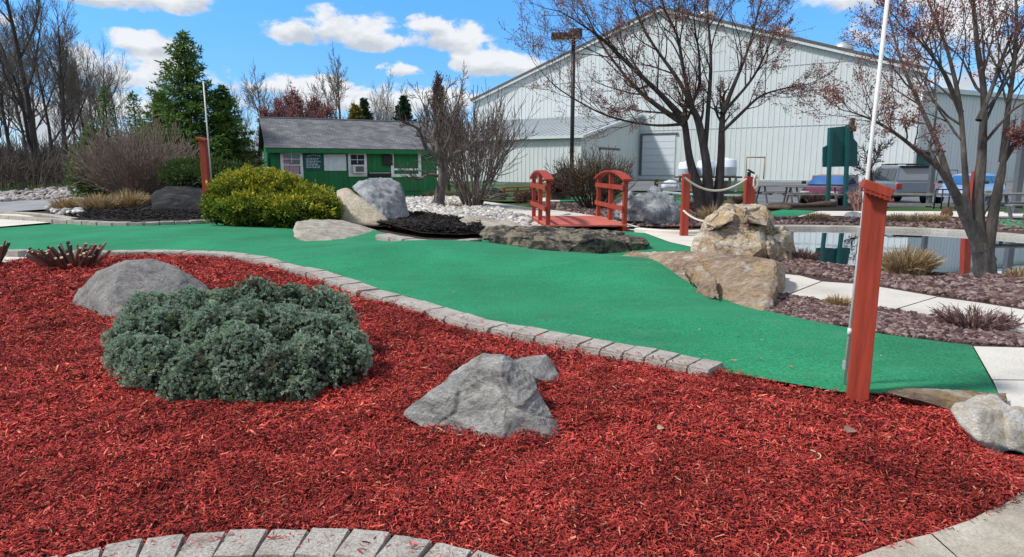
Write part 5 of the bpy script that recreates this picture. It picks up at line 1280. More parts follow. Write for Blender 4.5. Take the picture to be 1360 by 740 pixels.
for x in np.arange(x_r - WL + .2, x_r + .3, .6): bar_bm(bm, (x, -WD - .33, WZ0 + .11), (x, -.1, WZ1 + .18), .07, .07)
bm_obj('wing_roof', bm, MATS['metal_roof'], bl)
bars('eave_trim', [((x_r - WL, -WD - .40, WZ0 - .02), (x_r + .4, -WD - .40, WZ0 - .02), .08, .26), ((x_r + .40, -WD - .37, WZ0 - .02), (x_r + .40, -.1, WZ1 + .05), .08, .26)], MATS['siding'], bl)
dd = boxes('wing_door', [((x_r + .09, -WD * .56, 1.75), (.06, 4.4, 3.3))], MATS['door_white'], bl); boxes('door_header', [((x_r + .11, -WD * .56, 3.5), (.10, 4.8, .22))], MATS['grey_metal'], dd)
# lower annex turning away from the corner, with a green door and canopy
AH = 8.7
ad = Vector((.90, .4359, 0)); an = Vector((.4359, -.90, 0)); AL = 46.0
ax = empty('annex', C2 + Vector((.02, .02, 0)), 'shaded pale metal annex with a green door at the right end of the building', 'building', rz=math.atan2(ad.y, ad.x))
bm = bmesh.new(); box_bm(bm, (AL / 2, 6, AH / 2 - .8), (AL, 12, AH + .6)); ribs(bm, np.arange(.3, AL, .5), 0, lambda x: AH - .5, 0)
bm_obj('wall', bm, MATS['siding'], ax)
boxes('roof', [((AL / 2, 6, AH - .32), (AL + .5, 12.6, .32))], MATS['metal_roof'], ax); boxes('eave_trim', [((AL / 2, -.36, AH - .34), (AL + .5, .10, .40))], MATS['siding'], ax)
def side_loc(u, v):
    q = Q(u, v, C2, an) - C2; return q.dot(ad), q.z
y0, zt = side_loc(1218, 203); y1, zb = side_loc(1235, 240)
gd = boxes('side_door', [(((y0 + y1) / 2, -.08, (zt + zb) / 2), (abs(y1 - y0), .12, zt - zb))], MATS['sign_green'], ax)
boxes('door_canopy', [(((y0 + y1) / 2, -.5, zt + .12), (abs(y1 - y0) + .6, .9, .18))], MATS['brown_trim'], gd)
boxes('door_handle', [((y0 + .25, -.17, (zt + zb) / 2), (.08, .06, .25))], MATS['galvanised'], gd)
rods('downspout', [((GW + .12, -.12, 0), (GW + .12, -.12, EH), .09)], MATS['siding'], bl)
mat_plain('rail_dark', (.06, .06, .06))
hr = empty('door_railing', Vector((0, 0, 0)), 'thin dark metal handrail beside the green side door', 'handrail'); q0 = A(1243, 241, 56); hr.location = q0
q = lambda u, v: A(u, v, 56) - q0
rods('rail', [(q(1243, 241), q(1246, 226), .035), (q(1246, 226), q(1272, 226), .035), (q(1258, 226), q(1256, 241), .03), (q(1272, 226), q(1271, 241), .03)], MATS['rail_dark'], hr)

# ------------------------------------------------------------------ lamp posts
def lamp_post():
    Y = 36.0; b = A(759, 240, Y); b.z = 0; top = A(762.5, 48, Y)
    e = empty('lamp_post', b, 'tall dark parking lamp post with two box heads in front of the building', 'lamp post')
    rods('pole', [((0, 0, -.1), (0, 0, top.z - .1), .11)], MATS['dark_metal'], e, 12); rods('base', [((0, 0, -.1), (0, 0, .6), .2)], MATS['concrete'], e, 12)
    l = boxes('lamp_head', [((-.72, -.05, top.z - .02), (.95, .36, .34))], MATS['dark_metal'], e, .02); boxes('lens', [((-.72, -.05, top.z - .20), (.8, .3, .03))], MATS['white_plastic'], l)
    l = boxes('lamp_head', [((.10, -.12, top.z + .10), (.62, .75, .40))], MATS['dark_metal'], e, .02); boxes('lens', [((.10, -.12, top.z - .11), (.5, .6, .03))], MATS['white_plastic'], l)
    boxes('arm', [((-.16, -.03, top.z - .02), (.3, .12, .12))], MATS['dark_metal'], e)
lamp_post()
b = G(1347, 284); e = empty('lamp_post', b, 'dark grey square pole at the right edge behind the large tree', 'lamp post')
boxes('pole', [((0, 0, 2.6), (.2, .2, 5.4))], MATS['grey_metal'], e, .01); boxes('base_plate', [((0, 0, .03), (.4, .4, .06))], MATS['grey_metal'], e)
boxes('lamp_head', [((.35, -.1, 5.35), (.8, .4, .25))], MATS['grey_metal'], e, .02)

# ------------------------------------------------------------------ back of the sign
Y = 26.0; b = A(1115, 272, Y); b.z = 0
sgn = empty('sign_board', b, 'back of a dark green shaped sign on two slanting posts', 'sign')
q = lambda u, v, d=0.0: A(u, v, Y + d) - b
pf = [(1093, 222), (1093, 196), (1099, 193), (1100, 170), (1127, 167), (1133, 174), (1134, 184), (1139, 190), (1139, 221)]
bm = bmesh.new(); vs = [bm.verts.new(q(u, v)) for u, v in pf]; f = bm.faces.new(vs); x_ = bmesh.ops.extrude_face_region(bm, geom=[f]); bmesh.ops.translate(bm, verts=[g for g in x_['geom'] if isinstance(g, bmesh.types.BMVert)], vec=(0, .06, 0))
bm_obj('panel', bm, MATS['sign_green'], sgn, .006)
for ub, ut, vt in ((1098, 1103.5, 170), (1121.5, 1126, 166)):
    bars('post', [(Vector((q(ub, 272).x, -.08, 0)), q(ut, vt, -.08), .16, .12)], MATS['sign_green'], sgn, .006)
boxes('ornament', [(q(1132, 164, -.02), (.16, .12, .42)), (q(1132.5, 171, -.02), (.24, .16, .22))], MATS['timber_brown'], sgn, .03)

# ------------------------------------------------------------------ picnic tables, benches, fences
def picnic_table(px, rz, label, L=2.1, mat='weathered_wood', group='grey picnic tables beyond the pond', z=0.0):
    b = G(*px); e = empty('picnic_table', b, label, 'picnic table', group, rz)
    boxes('tabletop', [((0, y, .75), (L, .13, .045)) for y in np.linspace(-.31, .31, 5)], MATS[mat], e, .004)
    for s in (-1, 1): boxes('bench', [((0, s * .72 + y, .45), (L, .13, .045)) for y in (-.07, .07)], MATS[mat], e, .004)
    for s in (-1, 1):
        x = s * (L / 2 - .3); f = empty('leg_frame', (x, 0, 0)); f.parent = e
        bars('leg', [((0, -.55, 0), (0, -.22, .73), .05, .09)], MATS['grey_metal'], f); bars('leg', [((0, .55, 0), (0, .22, .73), .05, .09)], MATS['grey_metal'], f)
        bars('crossbar', [((.05, -.80, .41), (.05, .80, .41), .04, .08)], MATS['grey_metal'], f)
    return e
picnic_table((1032, 269), R(6), 'grey picnic table on the grass right of the coiled rope post')
picnic_table((1075, 272), R(-4), 'grey picnic table left behind the green sign posts', 2.4)
#picnic_table((1195, 277), R(12), 'grey picnic table behind the slanted cap of the large red post', 2.3)
#picnic_table((1262, 277), R(-8), 'grey picnic table between the large tree and the grey off-road car', 2.2)
picnic_table((1352, 291), R(5), 'low grey picnic table at the right edge behind the tree', 2.0)
def bench(pxl, pxr, h, label, mat, name='bench', dep=.3, legs=3, cat='bench', rails=1):
    a = G(*pxl); b = G(*pxr); e = empty(name, a, label, cat); d = b - a
    for k in range(rails):
        z = h * (1 - k / rails); bars('seat' if k == 0 else 'rail', [(Vector((0, 0, z)), d + Vector((0, 0, z)), dep if k == 0 else .08, .06)], MATS[mat], e)
    for k in range(legs): bars('leg', [(d * ((k + .08) / (legs - .84)), d * ((k + .08) / (legs - .84)) + Vector((0, 0, h - .035)), .10, .08)], MATS[mat], e)
    return e
bench((917, 268), (985, 270), .34, 'long low blue grey plank bench left under the multi trunk tree', 'blue_grey_plank', dep=.35)
bench((868, 262), (918, 268), .34, 'blue grey plank bench beside the blue white boulder', 'blue_grey_plank', dep=.35)
bench((668, 259), (706, 257), .42, 'low orange red wooden frame beyond the bridge', 'red_paint', dep=.25, rails=2)
bench((706, 263), (752, 262), .52, 'red wooden bench frame behind the left bridge handrail', 'red_paint', dep=.3, rails=2)
a = G(744, 262); o = bars('chute', [(a + Vector((.05, .3, .5)), a + Vector((.42, .3, 1.05)), .12, .06)], MATS['timber_brown']); tag(o, 'slanting brown wooden chute above the red bench frame', 'chute')
def rail_fence(posts, hgt, rails, label, mat, pr=.07, group=None, cat='fence', Y=None):
    P = [G(*p) for p in posts]; e = empty('rail_fence', P[0], label, cat, group)
    for p in P: boxes('post', [(tuple(p - P[0] + Vector((0, 0, hgt * .55))), (pr * 2, pr * 2, hgt * 1.1))], MATS[mat[0]], e)
    for k, (a, b) in enumerate(zip(P, P[1:])):
        for z in rails: bars('rail', [(a - P[0] + Vector((0, -.08, z)), b - P[0] + Vector((0, -.08, z)), .06, .10)], MATS[mat[1]], e)
    return e
rail_fence([(636, 252.5), (672, 252.5), (706, 252)], .55, (.2, .48), 'low pale blue rail fence along the far turf strip', ('blue_grey_plank', 'blue_grey_plank'), .04)
rail_fence([(871, 260), (921, 262.5), (962, 266)], .85, (.4, .72), 'grey split rail fence behind the blue white boulder', ('timber_brown', 'weathered_wood'), .1)
rail_fence([(1150, 274), (1233, 276), (1310, 277), (1420, 279)], .60, (.12, .52), 'long grey rail fence along the parking lot', ('grey_metal', 'weathered_wood'), .06)
bf = empty('bar_fence', G(1248, 277), 'short black fence of upright bars before the pale blue car', 'fence')
q0 = bf.location.copy()
for (p0, p1) in (((1240, 278), (1288, 279)),):
    a, b = G(*p0) - q0, G(*p1) - q0
    rods('bar', [(a.lerp(b, t), a.lerp(b, t) + Vector((0, 0, .72)), .025) for t in np.linspace(0, 1, 6)], MATS['black'], bf)
    bars('top_rail', [(a + Vector((0, 0, .74)), b + Vector((0, 0, .74)), .05, .05)], MATS['black'], bf)
for k, (u, v, Y, h, lab) in enumerate([(1080, 247, 42, 1.1, 'weathered timber bollard on the grass left of the green sign'), (1233, 275, 25.6, 1.62, 'dark timber post standing before the off-road car'), (954, 262, 26, .85, 'pale timber post beside the trunk of the multi trunk tree'), (1134, 246, 40, 1.2, 'grey utility pedestal between sign and off-road car')]):
    b = A(u, v, Y); b.z = float(grade(b.x, b.y)); m = 'weathered_wood' if k != 1 else 'grey_metal'; w_ = .16 if k != 3 else .34
    tag(bm_obj('timber_post', (lambda bm: (box_bm(bm, (0, 0, h / 2), (w_, w_, h)), box_bm(bm, (0, 0, h + .03), (w_ * .8, w_ * .8, .06)), bm)[2])(bmesh.new()), MATS[m], None, .012, loc=b), lab, 'post')
a = G(1040, 281); 
def log(px0, px1, r_, label, mat='timber_brown'):
    a, b = G(*px0), G(*px1); P = [a.lerp(b, t) + Vector((0, 0, r_ * .8 + .03 * math.sin(9 * t))) for t in np.linspace(0, 1, 12)]
    V, F = limb_tube(P, [r_ * (1 - .15 * abs(2 * t - 1)) for t in np.linspace(0, 1, 12)], 10, .12, 3); o = link('log', np_mesh('log', V, F, smooth=True), MATS[mat]); bm = bmesh.new(); bm.from_mesh(o.data); bmesh.ops.holes_fill(bm, edges=list(bm.edges), sides=0); bm.to_mesh(o.data); bm.free()
    tag(o, label, 'log')
log((1022, 277.5), (1108, 276), .13, 'dark weathered log edging the black mulch under the green sign'); log((985, 275), (1050, 280), .1, 'thin dark log left of the far turf patch')
log((196, 246.5), (88, 247), .09, 'dark timber border below the trees at the left')
# white tanks on a stand
Y = 44.0; b = A(945, 250, Y); b.z = float(grade(b.x, b.y)); st = empty('tank_stand', b, 'dark plank stand carrying the white tanks', 'stand'); zt_ = A(945, 234, Y).z
boxes('platform', [((-.3, 0, zt_ - b.z - .07), (4.1, 1.6, .12))], MATS['timber_brown'], st)
for sx in (-2.0, -.2, 1.4):
    for sy in (-.6, .6): boxes('leg', [((sx, sy, (zt_ - b.z) / 2 - .08), (.14, .14, zt_ - b.z - .12))], MATS['blue_grey_plank'], st)
def tank(u, w, h, lab, mat='white_plastic', Y=44.0, base=None, taper=.95):
    c = A(u, 234, Y); c.z = zt_ - .005 if base is None else base
    prof = [(.0, 0), (.93, 0), (1, .06), (1, .5), (1.02, .52), (1, .54), (taper, .9), (taper * .85, .99), (.3, 1.0), (.28, 1.06), (0, 1.06)]; K = 22; V = []
    for r_, z in prof:
        for a in np.linspace(0, 2 * np.pi, K, endpoint=False): V.append((r_ * w / 2 * math.cos(a), r_ * w / 2 * math.sin(a), z * h))
    F = [(i * K + j, i * K + (j + 1) % K, (i + 1) * K + (j + 1) % K, (i + 1) * K + j) for i in range(len(prof) - 1) for j in range(K)]
    tag(link('water_tank', np_mesh('water_tank', np.array(V), np.array(F), smooth=True), MATS[mat], loc=c), lab, 'tank')
mat_plain('tank_white', (.62, .67, .76), rough=.4, var=.05)
tank(964, 1.35, 1.15, 'large white round tank right of the trunks', 'tank_white'); tank(937, 1.2, 1.05, 'white round tank half hidden behind the trunks', 'tank_white', 44.4)
tank(912, 1.15, .95, 'white round tank left of the trunks', 'tank_white', 44.2)
c = A(891, 240, 46); c.z = float(grade(c.x, c.y)) + .03
bm = bmesh.new(); bmesh.ops.create_icosphere(bm, subdivisions=3, radius=1, matrix=Matrix.Diagonal((.62, .5, .42, 1)))
for v in bm.verts: v.co += v.normal * noise.noise(v.co * 3) * .12; v.co.z = max(v.co.z, -.2) + .2
tag(bm_obj('sack', bm, MATS['tank_white'], None, smooth=True, loc=c), 'lumpy white sack on the ground beside the roll door', 'sack')
Y = 50.0; q0 = A(1002, 237, Y); q = lambda u, v: A(u, v, Y) - q0
gf = empty('goal_frame', q0, 'thin rust coloured rectangular pipe frame against the building wall', 'frame')
mat_plain('rust_pipe', (.30, .17, .15)); rods('pipe', [(q(990.5, 238), q(991.5, 209), .045), (q(991.5, 209), q(1016, 209), .045), (q(1016, 209), q(1014, 238), .045)], MATS['rust_pipe'], gf)
# little dark shed
Y = 31.5; b = A(744, 250, Y); b.z = 0; sh = empty('small_shed', b, 'small dark wooden shed with sloping roof behind the bridge', 'shed')
boxes('wall', [((0, .5, .5), (1.1, 1.0, 1.0))], MATS['timber_brown'], sh); bars('roof', [((-.85, .5, .92), (.1, .5, 1.38), 1.3, .07), ((.1, .5, 1.38), (.8, .5, 1.0), 1.3, .07)], MATS['black'], sh)
boxes('opening', [((-.1, -.01, .4), (.6, .03, .6))], MATS['black'], sh)

# ------------------------------------------------------------------ cars
def car_paint(name, c):
    m, nt, b = nodes_of(name); b.inputs['Base Color'].default_value = (*c, 1); b.inputs['Roughness'].default_value = .35; b.inputs['Metallic'].default_value = .25; b.inputs['Coat Weight'].default_value = .8; b.inputs['Coat Roughness'].default_value = .05
    MATS[name] = m; return m
mat_plain('tyre', (.012, .012, .012), rough=.9); mat_plain('rim', (.40, .41, .43), rough=.35, metallic=.6); glass_mat('mid_glass', (.16, .18, .21), .06); glass_mat('lamp_clear', (.55, .56, .58), .1); glass_mat('lamp_red', (.35, .012, .012), .1)
def car(loc, fwd, label, paint, L=4.5, Wd=1.78, H=1.45, kind='sedan', glass='dark_glass', wl=None, rack=False):
    e = empty('parked_car', loc, label, 'car', 'cars parked beyond the pond', math.atan2(fwd[1], fwd[0]))
    hl = L / 2
    if kind == 'suv': low = [(-hl, .45, 1.02, .90), (-hl + .12, .38, 1.08, .97), (-1.3, .32, 1.10, 1), (0, .30, 1.08, 1), (1.0, .32, 1.06, 1), (1.25, .34, 1.06, .99), (hl - .25, .36, .98, .95), (hl, .45, .82, .86)]; gh = [(-hl + .10, 1.06), (-hl + .28, H), (-.2, H + .02), (.45, H - .03), (1.20, 1.04)]
    else: low = [(-hl, .48, .85, .86), (-hl + .2, .35, .98, .95), (-1.3, .30, 1.0, 1), (0, .28, .95, 1), (.9, .30, .95, 1), (1.2, .32, .92, .98), (hl - .35, .35, .80, .94), (hl, .45, .66, .80)]; gh = [(-hl + .45, .95), (-1.15, H - .05), (-.35, H), (.30, H - .06), (1.15, .92)]
    V = []; hw = Wd / 2; sec = [(.86, 0), (1, .12), (1.0, .55), (.985, .85), (.93, .97), (.60, 1.0)]
    for x, zb, zt, k in low:
        pts = [(s * hw * k, zb + (zt - zb) * h) for s, h in sec]; ring = pts + [(-y, z) for y, z in pts[::-1]]
        V += [(x, y, z) for y, z in ring]
    K = 12; n = len(low)
    bm = bmesh.new(); vs = [bm.verts.new(v) for v in V]
    for i in range(n - 1):
        for j in range(K): bm.faces.new((vs[i * K + j], vs[i * K + (j + 1) % K], vs[(i + 1) * K + (j + 1) % K], vs[(i + 1) * K + j]))
    bm.faces.new(vs[:K]); bm.faces.new(vs[(n - 1) * K:])
    # greenhouse
    def gy(z): return hw * (.93 - .26 * max(0, z - gh[0][1]) / (H - gh[0][1]) * (.9 if kind != 'suv' else .7))
    g1 = [bm.verts.new((x, gy(z), z - (.03 if k in (0, 4) else 0))) for k, (x, z) in enumerate(gh)]; g2 = [bm.verts.new((v.co.x, -v.co.y, v.co.z)) for v in g1]
    bm.faces.new(g1); bm.faces.new(g2[::-1])
    for i in range(4): bm.faces.new((g1[i], g2[i], g2[i + 1], g1[i + 1]))
    bmesh.ops.bevel(bm, geom=[ed for ed in bm.edges], offset=.02, segments=2, affect='EDGES')
    body = bm_obj('body', bm, MATS[paint], e)
    # side glass
    zb_ = gh[0][1] + .05; zt_2 = H - .11
    def xat(z, rear):
        (xa, za), (xb, zb2) = (gh[0], gh[1]) if rear else (gh[4], gh[3]); t = (z - za) / (zb2 - za); return xa + (xb - xa) * t
    cuts = 3 if kind == 'suv' else 2
    xr0, xr1, xf0, xf1 = xat(zb_, 1) + .12, xat(zt_2, 1) + .10, xat(zb_, 0) - .12, xat(zt_2, 0) - .08
    for s in (-1, 1):
        for k in range(cuts):
            ta, tb = k / cuts + .012, (k + 1) / cuts - .012
            P = [(xr0 + (xf0 - xr0) * ta, zb_), (xr0 + (xf0 - xr0) * tb, zb_), (xr1 + (xf1 - xr1) * tb, zt_2), (xr1 + (xf1 - xr1) * ta, zt_2)]
            bm = bmesh.new(); f = bm.faces.new([bm.verts.new((x, s * (gy(z) + .012), z)) for x, z in P]); bm_obj('side_window', bm, MATS['dark_glass'], e)
    for nm, (a, b) in (('windshield', (gh[4], gh[3])), ('rear_window', (gh[0], gh[1]))):
        P = []
        for t, yk in ((.08, .93), (.92, .90)):
            x = a[0] + (b[0] - a[0]) * t; z = a[1] + (b[1] - a[1]) * t; P.append((x, z, gy(z) * yk))
        dx = .02 if nm == 'windshield' else -.02
        bm = bmesh.new(); bm.faces.new([bm.verts.new(p) for p in ((P[0][0] + dx, -P[0][2], P[0][1] + .012), (P[0][0] + dx, P[0][2], P[0][1] + .012), (P[1][0] + dx, P[1][2], P[1][1] + .012), (P[1][0] + dx, -P[1][2], P[1][1] + .012))]); bm_obj(nm, bm, MATS[glass], e)
    wr = .36 if kind == 'suv' else .32
    for sx in (-1, 1):
        for s in (-1, 1):
            wv = empty('wheel', (sx * (hl - .85), s * (hw - .09), wr)); wv.parent = e
            for nm, prof, mt in (('tyre', [(.62, -.10), (.9, -.11), (1, -.08), (1, .08), (.9, .11), (.62, .10)], 'tyre'), ('rim', [(.62, -.10), (.62, .085), (.5, .10), (.2, .07), (.15, .10), (0, .10)], 'rim')):
                V = []
                for r_, y in prof:
                    for a in np.linspace(0, 2 * np.pi, 20, endpoint=False): V.append((r_ * wr * math.cos(a), s * y, r_ * wr * math.sin(a)))
                F = [(i * 20 + j, i * 20 + (j + 1) % 20, (i + 1) * 20 + (j + 1) % 20, (i + 1) * 20 + j) for i in range(len(prof) - 1) for j in range(20)]
                link(nm, np_mesh(nm, np.array(V), np.array(F), smooth=True), MATS[mt], wv)
    for s in (-1, 1):
        boxes('headlight', [((hl - .10, s * (hw - .30), low[-1][2] - .05), (.22, .38, .15))], MATS['lamp_clear'], e, .02); boxes('tail_light', [((-hl + .05, s * (hw - .20), .86), (.14, .22, .26))], MATS['lamp_red'], e, .02)
        boxes('mirror', [((.95, s * (hw + .07), gh[0][1] + .10), (.12, .18, .14))], MATS['black'], e, .02)
    boxes('bumper', [((hl - .02, 0, .46), (.14, Wd * .82, .18)), ((-hl + .02, 0, .50), (.14, Wd * .85, .18))], MATS[paint] if kind != 'suv' else MATS['black'], e, .03)
    if rack:
        for s in (-1, 1): bars('roof_rail', [((-1.6, s * .58, H + .07), (.2, s * .58, H + .07), .05, .06)], MATS['black'], e)
        for x in (-1.3, -.2): bars('roof_bar', [((x, -.58, H + .10), (x, .58, H + .10), .07, .04)], MATS['black'], e)
        boxes('spoiler', [((-hl + .22, 0, H - .01), (.30, 1.3, .05))], MATS['black'], e, .01)
    return e
car_paint('maroon', (.17, .012, .025)); car_paint('grey_silver', (.15, .18, .22)); car_paint('sky_blue', (.40, .54, .78))
def gl(u, Y): p = A(u, 250, Y); p.z = float(grade(p.x, p.y)); return p
car(gl(1103, 30.5), (-.62, -.78), 'dark red car with blue reflecting windscreen behind the green sign', 'maroon', 4.3, 1.75, 1.42, glass='blue_reflect_glass')
h_ = math.atan2(gl(1188, 32.5).x, 32.5) - R(22)
car(gl(1187, 33.0), (math.sin(h_), math.cos(h_)), 'grey off-road car with roof rack seen from behind', 'grey_silver', 4.7, 1.85, 1.80, 'suv', glass='mid_glass', rack=True)
car(gl(1288, 31.5), (-.80, -.60), 'pale blue car with blue windscreen behind the large right tree', 'sky_blue', 4.4, 1.75, 1.45, glass='blue_reflect_glass')
# ------------------------------------------------------------------ trees
mat_noise('bark_grey', [(0.3, (0.07, 0.06, 0.053)), (0.6, (0.17, 0.148, 0.13)), (0.8, (0.30, 0.275, 0.25))], scale=9, bscale=30, rough=0.95, bump=1.0, bdist=0.02, stretch=(1, 1, .3), fine=(0.5, 1.3))
mat_noise('bark_dark', [(0.3, (0.035, 0.028, 0.027)), (0.6, (0.085, 0.07, 0.066)), (0.8, (0.15, 0.125, 0.115))], scale=7, bscale=30, rough=0.95, bump=0.8, bdist=0.02, stretch=(1, 1, .3), fine=(0.6, 1.3))
mat_attr('bud', rough=0.7, spec=0.2, translucent=0.3)
mat_attr('needle', rough=0.6, spec=0.2, translucent=0.15)

def nrm(v): return v / max(math.sqrt(v[0] ** 2 + v[1] ** 2 + v[2] ** 2), 1e-9)
def grow(S, T, p, d, L, r, lev, mx, rr, wig=.16, trop=.10, ratio=.62, kids=(3, 5), ang=(28, 55), rmin=.004, taper=.45, first=.25):
    n = 5 if lev < 2 else 4
    step = L / n; pts = [p]
    q = p
    for i in range(n):
        d = nrm(d + rr.normal(size=3) * wig + np.array((0, 0, trop)))
        q2 = q + d * step; ra = max(r * (1 - (1 - taper) * i / n), rmin); rb = max(r * (1 - (1 - taper) * (i + 1) / n), rmin)
        S[min(lev, 3)].append((*q, *q2, ra, rb)); q = q2
        if lev < mx and (i + 1) / n > first:
            k = rr.randint(kids[0], kids[1] + 1) / (n * (1 - first))
            k = int(k) + (rr.rand() < k - int(k))
            for _ in range(k):
                a = R(rr.uniform(*ang)); s = nrm(np.cross(d, rr.normal(size=3))); cd = nrm(d * math.cos(a) + s * math.sin(a))
                grow(S, T, q, cd, L * ratio * rr.uniform(.7, 1.15) * (1.15 - .45 * (i + 1) / n), rb * rr.uniform(.5, .72), lev + 1, mx, rr, wig, trop, ratio, kids, ang, rmin, taper, .15)
    T.append((*q, *d))
    if lev < mx: grow(S, T, q, d, L * ratio * .9, max(r * taper, rmin), lev + 1, mx, rr, wig, trop, ratio, kids, ang, rmin, taper, .15)

def branch_meshes(S, root, base, cols, bark, K=(8, 6, 4, 3), crown='crown', trunk_parts=None):
    P = []; b = np.array((*base, *base, 0, 0))
    for lev in (0, 1):
        if S[lev]: P.append(tubes(np.array(S[lev]) - b, K[lev], cols[0], .06))
    if trunk_parts: P += trunk_parts
    if P:
        V, F, C = merge(P); link('trunk', np_mesh('trunk', V, F, C, smooth=True), MATS[bark], root)
    P = []
    for lev in (2, 3):
        if S[lev]: P.append(tubes(np.array(S[lev]) - b, K[lev], cols[1], .15))
    return P

def buds(T, base, n_per, ln, wd, pal, spread, seed, S3=None):
    r = np.random.RandomState(seed); T = np.array(T)
    if S3 is not None and len(S3):
        Q_ = np.array(S3); m = (Q_[:, :3] + Q_[:, 3:6]) / 2; dd = Q_[:, 3:6] - Q_[:, :3]
        T = np.concatenate([T, np.concatenate([m, dd], 1), np.concatenate([Q_[:, 3:6], dd], 1)])
    c = np.repeat(T[:, :3], n_per, axis=0) + r.normal(size=(len(T) * n_per, 3)) * spread
    ax = np.repeat(unit(T[:, 3:]), n_per, axis=0) * .6 + r.normal(size=c.shape) * .6 + np.array([0, 0, .2])
    n = len(c); C = np.array(pal)[r.randint(len(pal), size=n)] * r.uniform(.7, 1.3, (n, 1))
    return leaves(c - np.array(base), ax, randdir(n, r), ln * r.uniform(.6, 1.3, n), wd * r.uniform(.7, 1.2, n), C, .2)

def limb_tree(name, label, Y, base_px, limbs, seed, bark, twigc, bud=None, subs=9, subL=.30, mx=3, dys=None, rmin=.006, group=None, wig=.14, cat='tree', ratio=.60, kids=(3, 5), ang=(25, 50), lowest=1.0):
    """limbs: [(radius0, radius1, [(u, v) ...], depth drift)] surveyed limbs; finer branches grow from them"""
    rr = np.random.RandomState(seed); base = A(*base_px, Y); base.z = 0
    root = empty(name, base, label, cat, group)
    S = {0: [], 1: [], 2: [], 3: []}; T = []; parts = []
    for li, (ra, rb, px, dy) in enumerate(limbs):
        n = len(px); P = catmull([A(u, v, Y + dy * (k / (n - 1)) ** 1.2) for k, (u, v) in enumerate(px)], 5)
        m = len(P); rad = [ra + (rb - ra) * (k / (m - 1)) ** .8 for k in range(m)]
        if li == 0 or ra > .06: rad[0] *= 1.25
        V, F = limb_tube([p - base for p in P], rad, 12, .07, seed + li); parts.append((V, F, np.tile(np.array(twigc), (len(V), 1))))
        Ltot = sum((b - a).length for a, b in zip(P, P[1:]))
        for k in range(subs):
            t = .28 + .70 * (k + rr.rand()) / subs; i = min(int(t * (m - 1)), m - 2); p = np.array(P[i].lerp(P[i + 1], t * (m - 1) - i))
            if p[2] < lowest: continue
            d = nrm(np.array(P[i + 1] - P[i]))
            a = R(rr.uniform(*ang)); s = nrm(np.cross(d, rr.normal(size=3))); cd = nrm(d * math.cos(a) + s * math.sin(a))
            grow(S, T, p, cd, Ltot * subL * rr.uniform(.6, 1.25) * (1.15 - .5 * t), rad[i] * rr.uniform(.35, .55), 1, mx, rr, wig, .06, ratio, kids, (25, 55), rmin)
        d = nrm(np.array(P[-1] - P[-2])); grow(S, T, np.array(P[-1]), d, Ltot * .25, rb, 1, mx, rr, wig, .06, ratio, kids, (25, 55), rmin)
    P = branch_meshes(S, root, base, (twigc, twigc), bark, trunk_parts=parts)
    V, F, C = merge(P); link('crown', np_mesh('crown', V, F, C), MATS['twig'], root)
    if bud:
        V, F, C = buds(T, base, bud['n'], bud['l'], bud['w'], bud['pal'], bud['s'], seed, S[3] if bud.get('all') else None); link('buds', np_mesh('buds', V, F, C), MATS['bud'], root)
    print(name, len(S[3]), len(T))
    return root

RED = [(0.34, 0.15, 0.135), (0.25, 0.105, 0.10), (0.42, 0.25, 0.20), (0.20, 0.10, 0.085), (0.36, 0.25, 0.17)]
limb_tree('flowering_tree', 'large multi trunk tree with red buds behind the rust boulder', 18.6, (940, 286), [
    (0.183, 0.081, [(934, 290), (926, 250), (915, 205), (909, 160)], .2), (0.101, 0.019, [(909, 160), (880, 128), (845, 95), (800, 52), (768, 30)], -1.2), (0.086, 0.016, [(909, 165), (872, 140), (838, 110), (800, 60), (775, 10)], 1.0),
    (0.187, 0.062, [(942, 290), (940, 240), (934, 190), (925, 155), (918, 140)], .0), (0.070, 0.012, [(918, 140), (900, 105), (868, 60), (845, 15), (838, -20)], .8), (0.070, 0.012, [(920, 145), (908, 95), (900, 50), (882, 10), (872, -30)], -.8),
    (0.078, 0.016, [(936, 200), (941, 140), (944, 80), (940, 20), (938, -30)], .5), (0.183, 0.062, [(950, 290), (956, 240), (958, 190), (960, 150)], .1), (0.070, 0.012, [(960, 150), (978, 105), (992, 70), (1006, 20), (1016, -20)], .9),
    (0.055, 0.011, [(959, 175), (985, 150), (1010, 128), (1040, 118), (1070, 112)], -.7), (0.055, 0.009, [(960, 150), (995, 110), (1015, 75), (1030, 40)], -1.2), (0.039, 0.007, [(912, 152), (880, 150), (850, 147), (820, 143)], -.6), (0.047, 0.007, [(930, 120), (928, 70), (922, 30), (924, -10)], -1.4), (.045, .008, [(906, 165), (862, 166), (802, 152), (745, 120), (716, 92)], -1.0)],
    4, 'bark_dark', (0.062, 0.048, 0.048), dict(n=1, l=.046, w=.030, pal=RED, s=.04, all=True), subs=13, subL=.36, rmin=.0042, kids=(2, 4), lowest=2.6)
